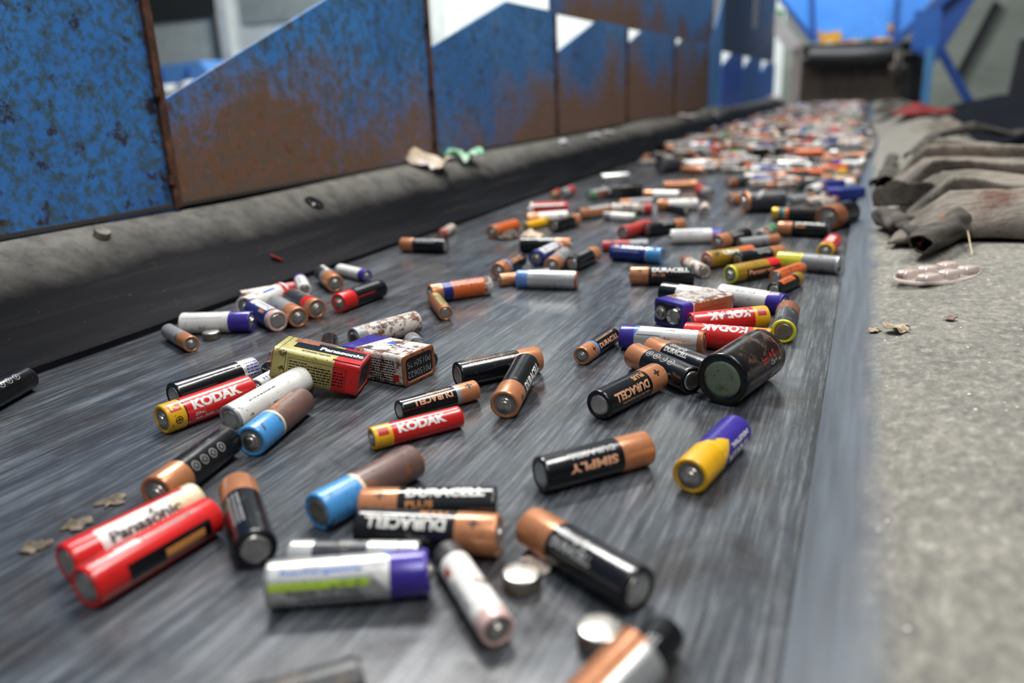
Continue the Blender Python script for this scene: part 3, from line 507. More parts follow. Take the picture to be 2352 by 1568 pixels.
for it in IT:
    kind, style, pp, pn, spin, label, ex = it
    L, R, nh = DIM[kind]
    A = G(pp[0], pp[1], R+ex.get('zp', 0)); B = G(pn[0], pn[1], R+ex.get('zn', 0))
    d = (B-A).normalized(); a = ex.get('a', 'M')
    if a == 'M': c = (A+B)/2
    elif a == 'P': c = A+d*L/2
    else: c = B-d*L/2
    near = c.y < 1.05
    root = battery(kind, style, ex.get('dull', False), 48 if near else 24)
    tag(root, label, 'battery', BG)
    bodies.append([c-d*L/2, c+d*L/2, R, not ex.get('fix'), root, spin, L])
# square batteries: centre, rotation (deg), dims
SQ = [((-.2559, .3228, .0149), (-3.2, 14.0, 19.8)), ((-.2366, .3571, .00885), (0, 0, -10.5)), ((-.0955, .5076, .00885), (0, 0, 56.2))]
for (cx, cy, cz), rot in SQ:
    Rm = Euler([math.radians(a) for a in rot]).to_matrix(); xx = Rm @ Vector((1, 0, 0)); yy = Rm @ Vector((0, 1, 0)); C_ = Vector((cx, cy, cz))
    for s in (-1, 0, 1): bodies.append([C_-xx*.0243+yy*.0054*s, C_+xx*.0233+yy*.0054*s, .0084, False, None, 0, 0])
def relax(bs, n=60, only=None):
    for itn in range(n):
        worst = 0
        for i in range(len(bs)):
            bi = bs[i]
            for j in range(i+1, len(bs)):
                bj = bs[j]
                if not (bi[3] or bj[3]): continue
                if abs(bi[0].y-bj[0].y) > .13 or abs(bi[0].x-bj[0].x) > .13: continue
                a0, a1 = inner(bi); b0, b1 = inner(bj)
                dd, v, s, t = segdist(a0, a1, b0, b1); need = bi[2]+bj[2]+.0002
                if dd >= need: continue
                worst = max(worst, need-dd)
                v = Vector((v.x, v.y, 0))
                if v.length < 1e-4:
                    m = (a0+a1-b0-b1); v = Vector((m.x, m.y, 0))
                    if v.length < 1e-5: v = Vector((0, 1, 0))
                v.normalize(); p = (need-dd)*.55
                if p > .004: p = .004
                for b_, sg in ((bi, 1), (bj, -1)):
                    if b_[3]:
                        q = v*p*sg*(1 if not (bi[3] and bj[3]) else .5)*1.1
                        st = s if b_ is bi else t
                        # push more at the touching end
                        b_[0] = b_[0]+q*(1.4-st*.8); b_[1] = b_[1]+q*(.6+st*.8)
        for b_ in bs:
            if b_[3]:
                c = (b_[0]+b_[1])/2; d = (b_[1]-b_[0]).normalized()
                b_[0] = c-d*b_[6]/2; b_[1] = c+d*b_[6]/2
                for k in (0, 1):
                    if b_[k].x > BELT_R-.003 and c.y > .3: o_ = BELT_R-.003-b_[k].x; b_[0].x += o_; b_[1].x += o_
                    if b_[k].x < BELT_L+.006: o_ = BELT_L+.006-b_[k].x; b_[0].x += o_; b_[1].x += o_
        if worst < .0003: break
    return worst
relax(bodies)
for b_ in bodies:
    if b_[4]: pose(b_[4], (b_[0]+b_[1])/2, b_[1]-b_[0], b_[5])
# ------------------------------------------------------------------ square (snap-terminal) batteries
def rrect(y, z, r, n=5):
    out = []
    for cy, cz, a0 in ((y-r, z-r, 0), (-(y-r), z-r, 90), (-(y-r), -(z-r), 180), (y-r, -(z-r), 270)):
        for k in range(n+1):
            a = math.radians(a0+90*k/n); out.append((cy+r*math.cos(a), cz+r*math.sin(a)))
    return out
def flat_marks(parent, marks, origin, ux, uy, name='printed_lettering'):
    """marks laid on a flat face: origin + ux*x + uy*y, slightly proud"""
    n = ux.cross(uy); out = bmesh.new(); names = []
    for li, sp in enumerate(marks):
        bm, ink = poly2d(sp)
        if ink not in names: names.append(ink)
        for v in bm.verts: v.co = origin+ux*v.co.x+uy*v.co.y+n*(.00005+.000012*li)
        for f in bm.faces: f.material_index = names.index(ink)
        t_ = D.meshes.new('x'); bm.to_mesh(t_); bm.free(); out.from_mesh(t_); D.meshes.remove(t_)
    me = D.meshes.new(name); out.to_mesh(me); out.free()
    for k in names: me.materials.append(_wm[k])
    return obj(name, me, parent)
def square_battery(bands, endmat, capmat, rim):
    """length on X with the snaps at -X, 26.5 wide on Y, 17.5 high on Z"""
    root = empty('square_battery'); Y2, Z2 = .01325, .00875; x0, x1 = -.0232, .0232
    names = []
    def mi(n):
        if n not in names: names.append(n)
        return names.index(n)
    st = [(x0+.0004, Y2-.0022, Z2-.0022, mi(rim)), (x0, Y2-.0016, Z2-.0016, mi(rim)), (x0, Y2-.0008, Z2-.0008, mi(rim)), (x0+.0007, Y2, Z2, mi(bands[0][1]))]
    for i, (f, n) in enumerate(bands[:-1]):
        st[-1] = st[-1][:3]+(mi(n),); st.append((x0+(x1-x0)*f, Y2, Z2, mi(bands[i+1][1])))
    er = mi(rim)
    st += [(x1-.0012, Y2, Z2, er), (x1-.0005, Y2-.0001, Z2-.0001, er), (x1, Y2-.0009, Z2-.0009, er), (x1, Y2-.0020, Z2-.0020, er), (x1-.0008, Y2-.0026, Z2-.0026, er)]
    bm = bmesh.new(); rings = []
    for x, a, b, m in st: rings.append([bm.verts.new((x, p[0], p[1])) for p in rrect(a, b, .0026)])
    n = len(rings[0])
    for i in range(len(st)-1):
        for k in range(n): bm.faces.new([rings[i][k], rings[i][(k+1) % n], rings[i+1][(k+1) % n], rings[i+1][k]]).material_index = st[i][3]
    fixn(bm); me = D.meshes.new('sleeve'); bm.to_mesh(me); bm.free(); smooth(me, 40)
    for k in names: me.materials.append(_wm[k])
    obj('sleeve', me, root)
    for nm, x, mk in (('top_plate', x0+.0005, capmat), ('base_plate', x1-.0007, endmat)):
        bm = bmesh.new(); prism(bm, rrect(Y2-.0016, Z2-.0016, .0022), 'X', x-.0001, x+.0002); fixn(bm); obj(nm, bm, root, _wm[mk])
    bm = bmesh.new()                                   # round stud
    lathe(bm, [(.0004, .0046), (-.0004, .0046), (-.0006, .0030), (-.0016, .0028), (-.0020, .0034), (-.0026, .0034), (-.0029, .0026), (-.0027, .0016), (-.0012, .0012)], 24, 'X', None, True, True)
    for v in bm.verts: v.co += Vector((x0, .0062, 0))
    fixn(bm); o = obj('snap_stud', bm, root, STEEL); smooth(o.data, 35)
    bm = bmesh.new()                                   # flared six-petal socket
    for k in range(6):
        a0, a1 = math.radians(60*k+5), math.radians(60*k+55); pts = []
        for (r, x) in ((.0032, x0+.0003), (.0034, x0-.0010), (.0048, x0-.0026), (.0052, x0-.0026), (.0038, x0-.0009), (.0037, x0+.0003)):
            pts.append([bm.verts.new((x, -.0062+r*math.cos(a), r*math.sin(a))) for a in (a0, a1)])
        m = len(pts)
        for i in range(m): bm.faces.new([pts[i][0], pts[i][1], pts[(i+1) % m][1], pts[(i+1) % m][0]])
        bm.faces.new([p[0] for p in pts]); bm.faces.new([p[1] for p in pts][::-1])
    lathe(bm, [(x0+.0004, .0050), (x0-.0003, .0050), (x0-.0003, .0030)], 24, 'X', None, True, True)
    for v in bm.verts[-72:]: v.co.y += -.0062
    fixn(bm); o = obj('snap_socket', bm, root, STEEL)
    return root
def place_sq(root, i, label):
    (c, rot) = SQ[i]; root.location = c; root.rotation_euler = [math.radians(a) for a in rot]
    tag(root, label, 'battery', 'square snap-terminal batteries')
T9 = lambda s_, a, b, y, h, ink, bold=.03, rev=0: ('text', s_, a*mm, b*mm, y*mm, h*mm, ink, bold, rev)
vx, vy, vz = Vector((1, 0, 0)), Vector((0, 1, 0)), Vector((0, 0, 1))
sq = square_battery([(.12, 'goldpale'), (.70, 'goldpale'), (1, 'red')], 'charcoal', 'blackd', 'redd')
place_sq(sq, 0, 'gold and red square battery, tilted, with a big dark lettering strip on top')
flat_marks(sq, [('rect', -.015, .0215, -.0050, .0080, 'black'), T9('Panasonic', -2, 21, 1, 5.6, 'ink_white', .05), ('poly', [(.007, -.0122), (.0225, -.0122), (.0225, -.0052), (.0150, -.0052)], 'red'),
    ('rect', -.020, -.0197, -.0128, .0128, 'ink_black'), T9('EXTREME POWER', -9, 6, -8.5, 2.2, 'ink_black', .02), ('rect', -.014, .004, .0085, .0125, 'brown'), ('rect', -.017, -.004, .004, .0105, 'copperd')], Vector((0, 0, .00875)), vx, vy)
flat_marks(sq, [('rect', -.0160, -.0157, -.0085, .0085, 'ink_black'), ('frame', -.0145, .0165, -.0065, .0052, .0002, 'ink_black'), ('fine', -.0138, -.0045, -.0055, .0045, 7, 'ink_black'), ('fine', -.004, .0085, -.0055, .0035, 6, 'ink_black'), ('frame', .009, .0158, -.0055, .0042, .0002, 'ink_black'), ('fine', .0096, .0152, -.0048, .0035, 5, 'ink_black')], Vector((0, -.01325, 0)), vx, vz)
sq = square_battery([(.22, 'purple'), (1, 'whited')], 'black', 'blackd', 'copperd')
place_sq(sq, 1, 'white and violet square battery with copper rim around its black stamped base')
flat_marks(sq, [('poly', [(-.0130, -.0115), (-.0075, .0115), (-.0130, .0115)], 'purple'), ('poly', [(-.0122, -.0115), (-.0066, .0115), (-.0072, .0115), (-.0128, -.0115)], 'ink_white'), ('fine', -.004, .018, -.0105, -.0085, 1, 'ink_black'), T9('BATTERY 2019', 2, 20, 0, 1.8, 'ink_navy', .02), T9('6F22', -2, 6, 6, 2, 'ink_black', .02), ('rect', -.002, .004, .002, .0045, 'ink_blue'), ('rect', -.0085, -.004, -.0105, -.006, 'ink_black')], Vector((0, 0, .00875)), vx, vy)
flat_marks(sq, [('fine', -.002, .017, -.0068, .0062, 9, 'ink_black'), ('rect', .0155, .0195, -.006, -.002, 'ink_red')], Vector((0, -.01325, 0)), vx, vz)
flat_marks(sq, [T9('P0150622', -9.5, 9.5, -3, 3.4, 'ink_grey', -.01, 1), T9('P0150625', -9.5, 9.5, 2.6, 3.4, 'ink_grey', -.01, 1)], Vector((.0227, 0, 0)), vy, vz, 'stamped_code')
sq = square_battery([(.20, 'purple'), (1, 'whited')], 'black', 'black', 'purple')
place_sq(sq, 2, 'violet, white and copper square battery showing its two snap terminals')
flat_marks(sq, [('fine', -.010, .019, -.009, .009, 5, 'ink_grey')], Vector((0, 0, .00875)), vx, vy)
flat_marks(sq, [('rect', -.0130, .0215, -.0078, .0078, 'copper'), ('fine', -.008, .016, -.004, .005, 4, 'redd')], Vector((0, -.01325, 0)), vx, vz)
def far_sq(pl, pr, bands, lab, mark=None, h=.00875):
    a = G(pl[0], pl[1], h); b = G(pr[0], pr[1], h); s_ = square_battery(bands, 'charcoal', 'blackd', bands[-1][1]); c = (a+b)/2; d = b-a
    s_.location = (c.x, c.y, .00885); s_.rotation_euler = (0, 0, math.atan2(d.y, d.x)); tag(s_, lab, 'battery', 'square snap-terminal batteries')
    if mark: flat_marks(s_, [('rect', -.019, .019, -.0105, .0105, mark)], Vector((0, 0, .00875)), vx, vy); flat_marks(s_, [('rect', -.019, .019, -.0065, .0065, mark)], Vector((0, -.01325, 0)), vx, vz)
    xx = Vector((d.x, d.y, 0)).normalized(); yy = Vector((-xx.y, xx.x, 0)); c.z = .00875
    for s in (-1, 0, 1): bodies.append([c-xx*.0233+yy*.0054*s, c+xx*.0233+yy*.0054*s, .0084, False, None, 0, 0])
far_sq((1214, 484), (1306, 480), [(.9, 'white'), (1, 'red')], 'red and white square battery lying crosswise near the left skirt', 'ink_red')
far_sq((1410, 440), (1459, 437), [(.3, 'charcoal'), (1, 'black')], 'black square battery right of the green ended silver one')
far_sq((1911, 447), (1962, 445), [(.3, 'purple'), (1, 'navy')], 'dark violet square battery close to the right skirt, behind the fat copper ended one')
# ------------------------------------------------------------------ button cells
def coin(pix, r, h, label, tilt=(0, 0)):
    root = empty('button_cell'); c = G(pix[0], pix[1], h)
    bm = bmesh.new(); lathe(bm, [(0, r*.93), (.0004, r), (h-.0009, r), (h-.0005, r*.985), (h-.0003, r*.95)], 48, 'Z', None, True, False); fixn(bm); o = obj('can', bm, root, DULL); smooth(o.data, 40)
    bm = bmesh.new(); lathe(bm, [(h-.0006, r*.955), (h-.0002, r*.93), (h, r*.86), (h, r*.01)], 48, 'Z', None, False, True); fixn(bm); o = obj('cap', bm, root, STEEL); smooth(o.data, 40)
    root.location = (c.x, c.y, 0.0001); root.rotation_euler = (tilt[0], tilt[1], 0); tag(root, label, 'button cell', 'button cells')
    bodies.append([Vector((c.x-.002, c.y, h/2)), Vector((c.x+.002, c.y, h/2)), r*.9, False, None, 0, 0])
coin((1198, 1312), .0062, .0054, 'shiny button cell between the slim white battery and the slanting copper and black one')
coin((1379, 1438), .0066, .0056, 'larger button cell near the bottom edge, left of the silver and copper battery')
coin((484, 761), .0058, .0050, 'button cell on the belt at left, in front of the white and violet ended battery')
# ------------------------------------------------------------------ far field of the belt
KIND_STYLES = [('AA','dura','copper and black'),('AA','simplyg','copper and dark grey'),('AA','cwf','copper and white'),('AA','slf','dull silver'),('AAA','pinky','pale and red'),('AA','redsil','red and grey'),
 ('AA','navyw','white and dark blue'),('AA','pur','violet and silver'),('AAA','yel','yellow'),('AA','allcop','copper coloured'),('AA','orng','orange'),('AAA','greyd','dirty grey'),('AA','whf','grey white'),('AA','gryblk','grey and black'),
 ('AAA','slf','dull silver'),('AA','brn','brown and black'),('AA','copg','copper and grey'),('AAA','whf','grey white'),('AA','silv','shiny silver'),('AA','bluew','white with light blue'),('C','cstripe','fat grey'),('AA','palegr','pale green'),('AAA','copg','copper and grey'),
 ('AA','blksil','black and silver'),('AAA','greyd','dirty grey'),('AA','slf','dull silver'),('AAA','gryblk','grey and black'),('AA','dura','copper and black'),('AA','cwf','copper and white'),('AAA','brn','brown and black')]
def edgeR(y):
    if y < .8: return BELT_R
    return BELT_R+.034*math.exp(-((y-2.2)/.75)**2)*(1 if y > 1.0 else (y-.8)/.2)
rnd = random.Random(11)
placed = []
class Grid:
    def __init__(s): s.g = {}
    def near(s, c):
        i, j = int(c.x//.08), int(c.y//.08)
        for a in (i-1, i, i+1):
            for b in (j-1, j, j+1):
                yield from s.g.get((a, b), ())
    def put(s, c, it): s.g.setdefault((int(c.x//.08), int(c.y//.08)), []).append(it)
g1, g2 = Grid(), Grid()
for b_ in bodies: g1.put((b_[0]+b_[1])/2, (b_[0], b_[1], b_[2]))
def try_put(y0, y1, layer, grid, xl=BELT_L+.008):
    kind, st, nm = rnd.choice(KIND_STYLES); L, R, nh = DIM[kind]
    y = rnd.uniform(y0, y1); x = rnd.uniform(xl, edgeR(y)-.012)
    a = rnd.gauss(0, .45)+(math.pi if rnd.random() < .5 else 0) if rnd.random() < .8 else rnd.uniform(0, 6.28)
    z = R if layer == 0 else R+.0135+ (0 if R < .01 else 0)
    if layer and kind == 'C': return None
    c = Vector((x, y, z)); d = Vector((math.cos(a), math.sin(a), 0)); P, N = c-d*L/2, c+d*L/2
    if min(P.x, N.x) < BELT_L+.010 or max(P.x, N.x) > edgeR(y)-.006: return None
    p0, p1, r = inner((P, N, R))[0], inner((P, N, R))[1], R
    for q in grid.near(c):
        q0, q1 = inner(q)
        if segdist(p0, p1, q0, q1)[0] < R+q[2]+.0001: return None
    grid.put(c, (P, N, R)); return (kind, st, nm, c, d, layer)
far = []
# a loose band first, then the carpet
for _ in range(160):
    r_ = try_put(1.22, 1.42, 0, g1, -.16)
    if r_: far.append(r_)
for _ in range(260):
    r_ = try_put(1.42, 1.62, 0, g1, -.33)
    if r_: far.append(r_)
y = 1.6
while y < 5.25:
    for _ in range(900):
        r_ = try_put(y, y+.16, 0, g1)
        if r_: far.append(r_)
    for _ in range(60 if y > 1.7 else 20):
        r_ = try_put(y, y+.16, 1, g2)
        if r_: far.append(r_)
    y += .16
far.sort(key=lambda t: t[3].y)
nind = 296-len(IT)
protos = {}
def side_word(x): return 'left edge' if x < -.33 else ('left half' if x < -.21 else ('right half' if x < -.10 else 'right edge'))
def zone_word(y): return ('where the battery carpet begins' if y < 1.5 else 'in near rows of battery carpet' if y < 1.68 else 'in middle rows of battery carpet' if y < 1.85 else 'in far battery carpet')
for i, (kind, st, nm, c, d, lay) in enumerate(far[:nind]):
    k = (kind, st)
    if k not in protos: o = battery(kind, st, False, 20); protos[k] = o
    else: o = copy_tree(protos[k])
    pose(o, c, d, rnd.uniform(0, 360))
    size = {'AA': '', 'AAA': 'thin ', 'C': ''}[kind]
    lab = '%s%s battery %s%s, %s' % (size, nm, 'atop others ' if lay else '', zone_word(c.y), side_word(c.x))
    tag(o, lab, 'battery', BG)
rest = far[nind:]
bm = bmesh.new(); hm = []
def hmi(n):
    if n not in hm: hm.append(n)
    return hm.index(n)
for kind, st, nm, c, d, lay in rest:
    L, R, nh = DIM[kind]; bands = design(st, kind)[0]
    x = d; y_ = Vector((0, 0, 1)).cross(x); z = x.cross(y_)
    prof = [(-L/2, .3*R), (-L/2+nh, .32*R), (-L/2+nh, .92*R), (-L/2+nh+.0008, R)]; ms = [hmi('steel'), hmi('steel'), hmi(bands[0][1])]
    for fr, n_ in bands:
        prof.append((-L/2+nh+(L-nh-.0008)*fr, R)); ms.append(hmi(n_))
    prof += [(L/2, .9*R), (L/2, .7*R)]; ms += [hmi(bands[-1][1])]*2; ms.append(hmi('steel'))
    rings = [[bm.verts.new(c+x*t+y_*(r*math.cos(2*math.pi*k/12))+z*(r*math.sin(2*math.pi*k/12))) for k in range(12)] for t, r in prof]
    for i in range(len(prof)-1):
        for k in range(12): bm.faces.new([rings[i][k], rings[i][(k+1) % 12], rings[i+1][(k+1) % 12], rings[i+1][k]]).material_index = ms[i]
    bm.faces.new(rings[0][::-1]).material_index = hmi('steel'); bm.faces.new(rings[-1]).material_index = hmi('steel')
fixn(bm); me = D.meshes.new('battery_carpet'); bm.to_mesh(me); bm.free(); smooth(me, 50)
for n_ in hm: me.materials.append(_wm[n_])
tag(obj('battery_carpet', me), 'dense carpet of used batteries covering the far end of the belt', 'batteries', BG, 'stuff')
# ------------------------------------------------------------------ belt
t = NT('belt_rubber'); cA = t.coord((1, .045, 1)); cB = t.coord((1, 1, 1))
n1 = t.noise(cA, 520, 6, .7); n2 = t.noise(cA, 90, 5, .65); n3 = t.noise(cB, 18, 5, .65, .8); n4 = t.noise(cB, 420, 3, .7); n5 = t.noise(cB, 60, 4, .6)
c1 = t.ramp(n1, 0, [(.30, hexc('17181b')), (.50, hexc('404449')), (.70, hexc('8e9093'))])
c2 = t.ramp(n2, 0, [(.32, hexc('1e2023')), (.52, hexc('464b50')), (.72, hexc('84878b'))]); m = t.mix(.5, (c1, 0), (c2, 0))
br = t.ramp(n3, 0, [(.48, 0.0), (.64, .5)]); m2 = t.mix((br, 0), (m, 0), hexc('33291f'))
sp = t.ramp(n4, 0, [(.68, 0.0), (.74, .5)]); m3 = t.mix((sp, 0), (m2, 0), hexc('7a6c5a')); t.link(m3, 0, t.b, 'Base Color')
rr = t.ramp(n3, 0, [(.30, .15), (.5, .24), (.66, .10)]); rn = t.ramp(n5, 0, [(.3, .10), (.7, .28)]); rm2 = t.mix(.35, (rr, 0), (rn, 0)); t.link(rm2, 0, t.b, 'Roughness')
t.b.inputs['Specular IOR Level'].default_value = .5
t.bump(n1, 0, .22, .0004); BELT = t.m
bm = bmesh.new(); box(bm, -.50, .05, -.35, 5.42, -.012, 0); o = obj('conveyor_belt', bm, None, BELT)
tag(o, 'long dark grey rubber conveyor belt carrying the batteries', 'conveyor belt')
# ------------------------------------------------------------------ skirts
def zl(x):       # left skirt profile
    P_ = [(-.600, .062), (-.565, .0635), (-.545, .063), (-.530, .058), (-.515, .049), (-.500, .038), (-.480, .024), (-.462, .012), (-.447, .0055)]
    if x <= P_[0][0]: return P_[0][1]
    for (a, b), (c, d) in zip(P_, P_[1:]):
        if x <= c: return b+(d-b)*(x-a)/(c-a)
    return P_[-1][1]
t = NT('left_skirt_rubber'); cA = t.coord((1, .05, 1)); cB = t.coord()
n1 = t.noise(cA, 120, 5, .65); n2 = t.noise(cB, 12, 4, .65); n3 = t.noise(cB, 190, 4, .7)
c1 = t.ramp(n1, 0, [(.3, hexc('0b0c0e')), (.55, hexc('15161a')), (.8, hexc('2c2926'))]); t.b.inputs['Specular IOR Level'].default_value = .04
rs = t.ramp(n3, 0, [(.66, 0.0), (.74, .7)]); m = t.mix((rs, 0), (c1, 0), hexc('6e4a30'))
geo = t.add('ShaderNodeTexCoord'); sx = t.add('ShaderNodeSeparateXYZ'); t.link(geo, 'Object', sx, 0)
md = t.add('ShaderNodeMath', operation='MULTIPLY_ADD'); md.inputs[1].default_value = .022; t.link(n2, 0, md, 0); t.link(sx, 'Z', md, 2)
du = t.ramp(md, 0, [(.048, 0.0), (.074, .9)]); n4 = t.noise(cB, 60, 5, .7); dc = t.ramp(n4, 0, [(.35, hexc('74726c')), (.6, hexc('96948c')), (.75, hexc('7c6650'))])
m2 = t.mix((du, 0), (m, 0), (dc, 0)); t.link(m2, 0, t.b, 'Base Color'); rr = t.ramp(du, 0, [(0, .6), (.8, .85)]); t.link(rr, 0, t.b, 'Roughness'); t.bump(n3, 0, .25, .0008); SKL = t.m
bm = bmesh.new(); XS = [-.600, -.585, -.565, -.555, -.545, -.5375, -.530, -.5225, -.515, -.5075, -.500, -.490, -.480, -.470, -.462, -.455, -.449]
def skirt_mesh(y0, y1, wob):
    bm = bmesh.new(); rows = []; n = int((y1-y0)/.03)
    for j in range(n+1):
        y = y0+(y1-y0)*j/n; dz = wob(y); k = .0015*math.sin(y*9)+.001*math.sin(y*23)
        top = [bm.verts.new((x+k, y, zl(x)+dz*min(1, max(0, (-.45-x)/.06)))) for x in XS]
        lip = [bm.verts.new((-.4455+k, y, .0045)), bm.verts.new((-.4450+k, y, .0006))]
        bot = [bm.verts.new((x+k-.001, y, max(.0003, zl(x)-.0055)+dz*min(1, max(0, (-.45-x)/.06)))) for x in XS[::-1]]
        rows.append(top+lip+bot)
    m = len(rows[0])
    for j in range(n):
        for i in range(m): bm.faces.new([rows[j][i], rows[j][(i+1) % m], rows[j+1][(i+1) % m], rows[j+1][i]])
    bm.faces.new(rows[0]); bm.faces.new(rows[-1][::-1]); fixn(bm)
    me = D.meshes.new('rubber_skirt'); bm.to_mesh(me); bm.free(); smooth(me, 50); me.materials.append(SKL); return me
ls = obj('rubber_skirt', skirt_mesh(-.2, 3.02, lambda y: .003*math.sin(y*2.1)+.006*math.exp(-((y-2.05)/.12)**2)-.004*math.exp(-((y-.6)/.15)**2)))
tag(ls, 'black rubber skirt curving up to a dusty crest along the left side of the belt', 'rubber skirt')
o = obj('rubber_skirt', skirt_mesh(3.03, 5.4, lambda y: .012*math.exp(-((y-3.1)/.25)**2)-.004)); tag(o, 'far section of black rubber skirt at the left, beyond a kinked joint', 'rubber skirt')
def skirt_hit(px, py):
    d = ray(px, py); best = None; tt = .1
    while tt < 8:
        x, y, z = d.x*tt, d.y*tt, HC+d.z*tt
        if x < -.445 and z <= zl(x): return Vector((x, y, zl(x)))
        if x < -.528: return Vector((x, y, zl(x)))
        tt += .001
    return Vector((-.5, 1, .04))
def slope_l(x): return math.atan2(zl(x+.004)-zl(x-.004), .008)
for px, py, lab in ((722, 467, 'rusty sunken bolt hole in the left skirt, nearer one'), (1117, 388, 'rusty sunken bolt hole in the left skirt, farther one')):
    p = skirt_hit(px, py); root = empty('skirt_bolt', p, (0, -slope_l(p.x), 0)); tag(root, lab, 'bolt', 'bolts through the left skirt')
    bm = bmesh.new(); lathe(bm, [(-.002, .011), (.0012, .010), (.0016, .0085), (-.0002, .0072)], 24, 'Z', None, True, False); fixn(bm); obj('cupped_washer', bm, root, SKL)
    bm = bmesh.new(); lathe(bm, [(-.001, .0062), (.0006, .0060), (.0014, .004), (.0016, .001)], 20, 'Z'); fixn(bm); obj('bolt_head', bm, root, _wm['cskin'])
# red chip, flakes
p = skirt_hit(635, 593); bm = bmesh.new(); prism(bm, [(.0062*math.cos(a*.35)*(1+.1*math.sin(a*2)), .0022*math.sin(a*.35)) for a in range(18)], 'Z', 0.0002, .0011)
o = obj('plastic_chip', bm, None, plain('chip_red', 'f04a28', .5)); o.location = p; o.rotation_euler = (0, -slope_l(p.x), .95); tag(o, 'small bright red plastic chip on the left skirt', 'plastic chip')
def hexnut(px, py, r, h, lab, mat, z=None):
    p = skirt_hit(px, py); bm = bmesh.new(); lathe(bm, [(0, r*.96), (.0006, r), (h-.0007, r), (h, r*.92), (h, .0005)], 28, 'Z'); fixn(bm); o = obj('steel_slug', bm, None, mat); smooth(o.data, 40)
    o.location = p+Vector((0, 0, .0003)); o.rotation_euler = (0, -slope_l(p.x), 0); tag(o, lab, 'metal disc'); return o
hexnut(231, 529, .0060, .0055, 'dull round metal slug on the crest of the left skirt under the blue plate', DULL)
def scrap(name, px, py, size, hxs, lab, cat, seed, hit=None, flat=.5, group=None):
    """crumpled scrap: folded sheet with thickness"""
    r_ = random.Random(seed); p = (hit or skirt_hit)(px, py); bm = bmesh.new(); n = 12; V = []
    ph = [r_.uniform(0, 6.28) for _ in range(8)]
    for i in range(n+1):
        row = []
        for j in range(n+1):
            u, v = i/n*2-1, j/n*2-1; rr = 1-.28*abs(math.sin(3*math.atan2(v, u)+ph[0]))*(1 if u*u+v*v > .4 else .0)
            q = math.sqrt(max(u*u, v*v)/(u*u+v*v+1e-9))
            x, y = u*q*rr, v*q*rr
            z = (.5+.5*math.sin(4*x+ph[1]+2*y))*.5+(.5+.5*math.sin(6*y+ph[2]-3*x))*.35+.15*math.sin(11*x+ph[3])*math.sin(9*y+ph[4])
            z = max(0, z)*(1-.75*(x*x+y*y))
            x += .18*math.sin(5*y+ph[5]); y += .18*math.sin(5*x+ph[6])
            row.append(bm.verts.new((x*size, y*size, .0004+z*size*flat)))
        V.append(row)
    for i in range(n):
        for j in range(n): bm.faces.new([V[i][j], V[i+1][j], V[i+1][j+1], V[i][j+1]])
    fixn(bm); me = D.meshes.new(name); bm.to_mesh(me); bm.free(); smooth(me, 60)
    key = 'scrap_'+'_'.join(hxs); tm = D.materials.get(key)
    if not tm:
        tn = NT(key); cc = tn.coord(); nn = tn.noise(cc, 90/(size/.01), 4); st = [(.2+.6*i/max(1, len(hxs)-1), hexc(h)) for i, h in enumerate(hxs)]
        cr_ = tn.ramp(nn, 0, st); tn.link(cr_, 0, tn.b, 'Base Color'); tn.b.inputs['Roughness'].default_value = .6; tm = tn.m
    me.materials.append(tm); o = obj(name, me); md_ = o.modifiers.new('s', 'SOLIDIFY'); md_.thickness = size*.05; md_.offset = 1
    md2 = o.modifiers.new('b', 'SUBSURF'); md2.levels = 1; md2.render_levels = 2
    o.location = p; tag(o, lab, cat, group); return o
scrap('crumpled_tissue', 985, 356, .036, ['e8dcc8', 'd8c2a2', 'f0e8dc', '6a4aa8'], 'crumpled cream tissue with violet marks wedged on the left skirt', 'tissue', 3, flat=1.0)
scrap('crumpled_wrapper', 1064, 344, .033, ['4a9a6c', '8fd8a8', 'c8e8d0', 'e86a9a'], 'crumpled mint green and pink wrapper next to the cream tissue', 'wrapper', 5, flat=1.1)
scrap('paper_scrap', 1290, 309, .012, ['f2f2f2', 'e8e8ee'], 'small round white paper scrap on the skirt crest', 'paper scrap', 6, flat=.9)
scrap('paper_scrap', 1362, 299, .018, ['e8eef6', 'f6f6f6'], 'flat white paper strip on the skirt crest, nearer of two', 'paper scrap', 8, flat=.3)
scrap('paper_scrap', 1396, 292, .018, ['f2f2f2', 'e0e6ee'], 'flat white paper strip on the skirt crest, farther of two', 'paper scrap', 9, flat=.3)
scrap('plastic_rag', 1575, 268, .04, ['b8a8a4', 'd0c8c4', '9a7a78'], 'pinkish torn plastic on the skirt crest by the rusty plates', 'plastic scrap', 12, flat=.4)
scrap('plastic_rag', 1775, 225, .05, ['e8d8dc', 'd0c0c8', 'a84a58'], 'white and pink plastic scrap on the far left skirt before the blue plates', 'plastic scrap', 13, flat=.7)
bel = lambda px, py: G(px, py, 0)
scrap('dead_leaf', 1165, 548, .014, ['2c2a22', '4a3f30', '6a5f4a'], 'dark crumpled leaf on the belt beside the orange battery', 'leaf', 15, bel, .9)
scrap('dead_leaf', 1225, 548, .015, ['b09a80', 'd0bca0', '8a7058'], 'pale crumpled leaf on the belt right of the dark one', 'leaf', 16, bel, .8)
for px_, py_, sz_, sd_, lb_ in ((258, 1152, .0062, 31, 'farthest of three tan dirt flakes on the belt at lower left'), (178, 1206, .0060, 32, 'middle one of three tan dirt flakes on the belt at lower left'), (82, 1258, .0056, 33, 'nearest of three tan dirt flakes on the belt at lower left')):
    scrap('dirt_flake', px_, py_, sz_, ['2c261f', '544836', '8a7c68'], lb_, 'dirt flake', sd_, bel, .22, 'tan dirt flakes on the belt')
scrap('foil_tab', 1240, 1300, .0065, ['c8b8a8', 'd8ccc0'], 'thin curled foil tab beside the middle button cell', 'foil', 17, bel, .5)
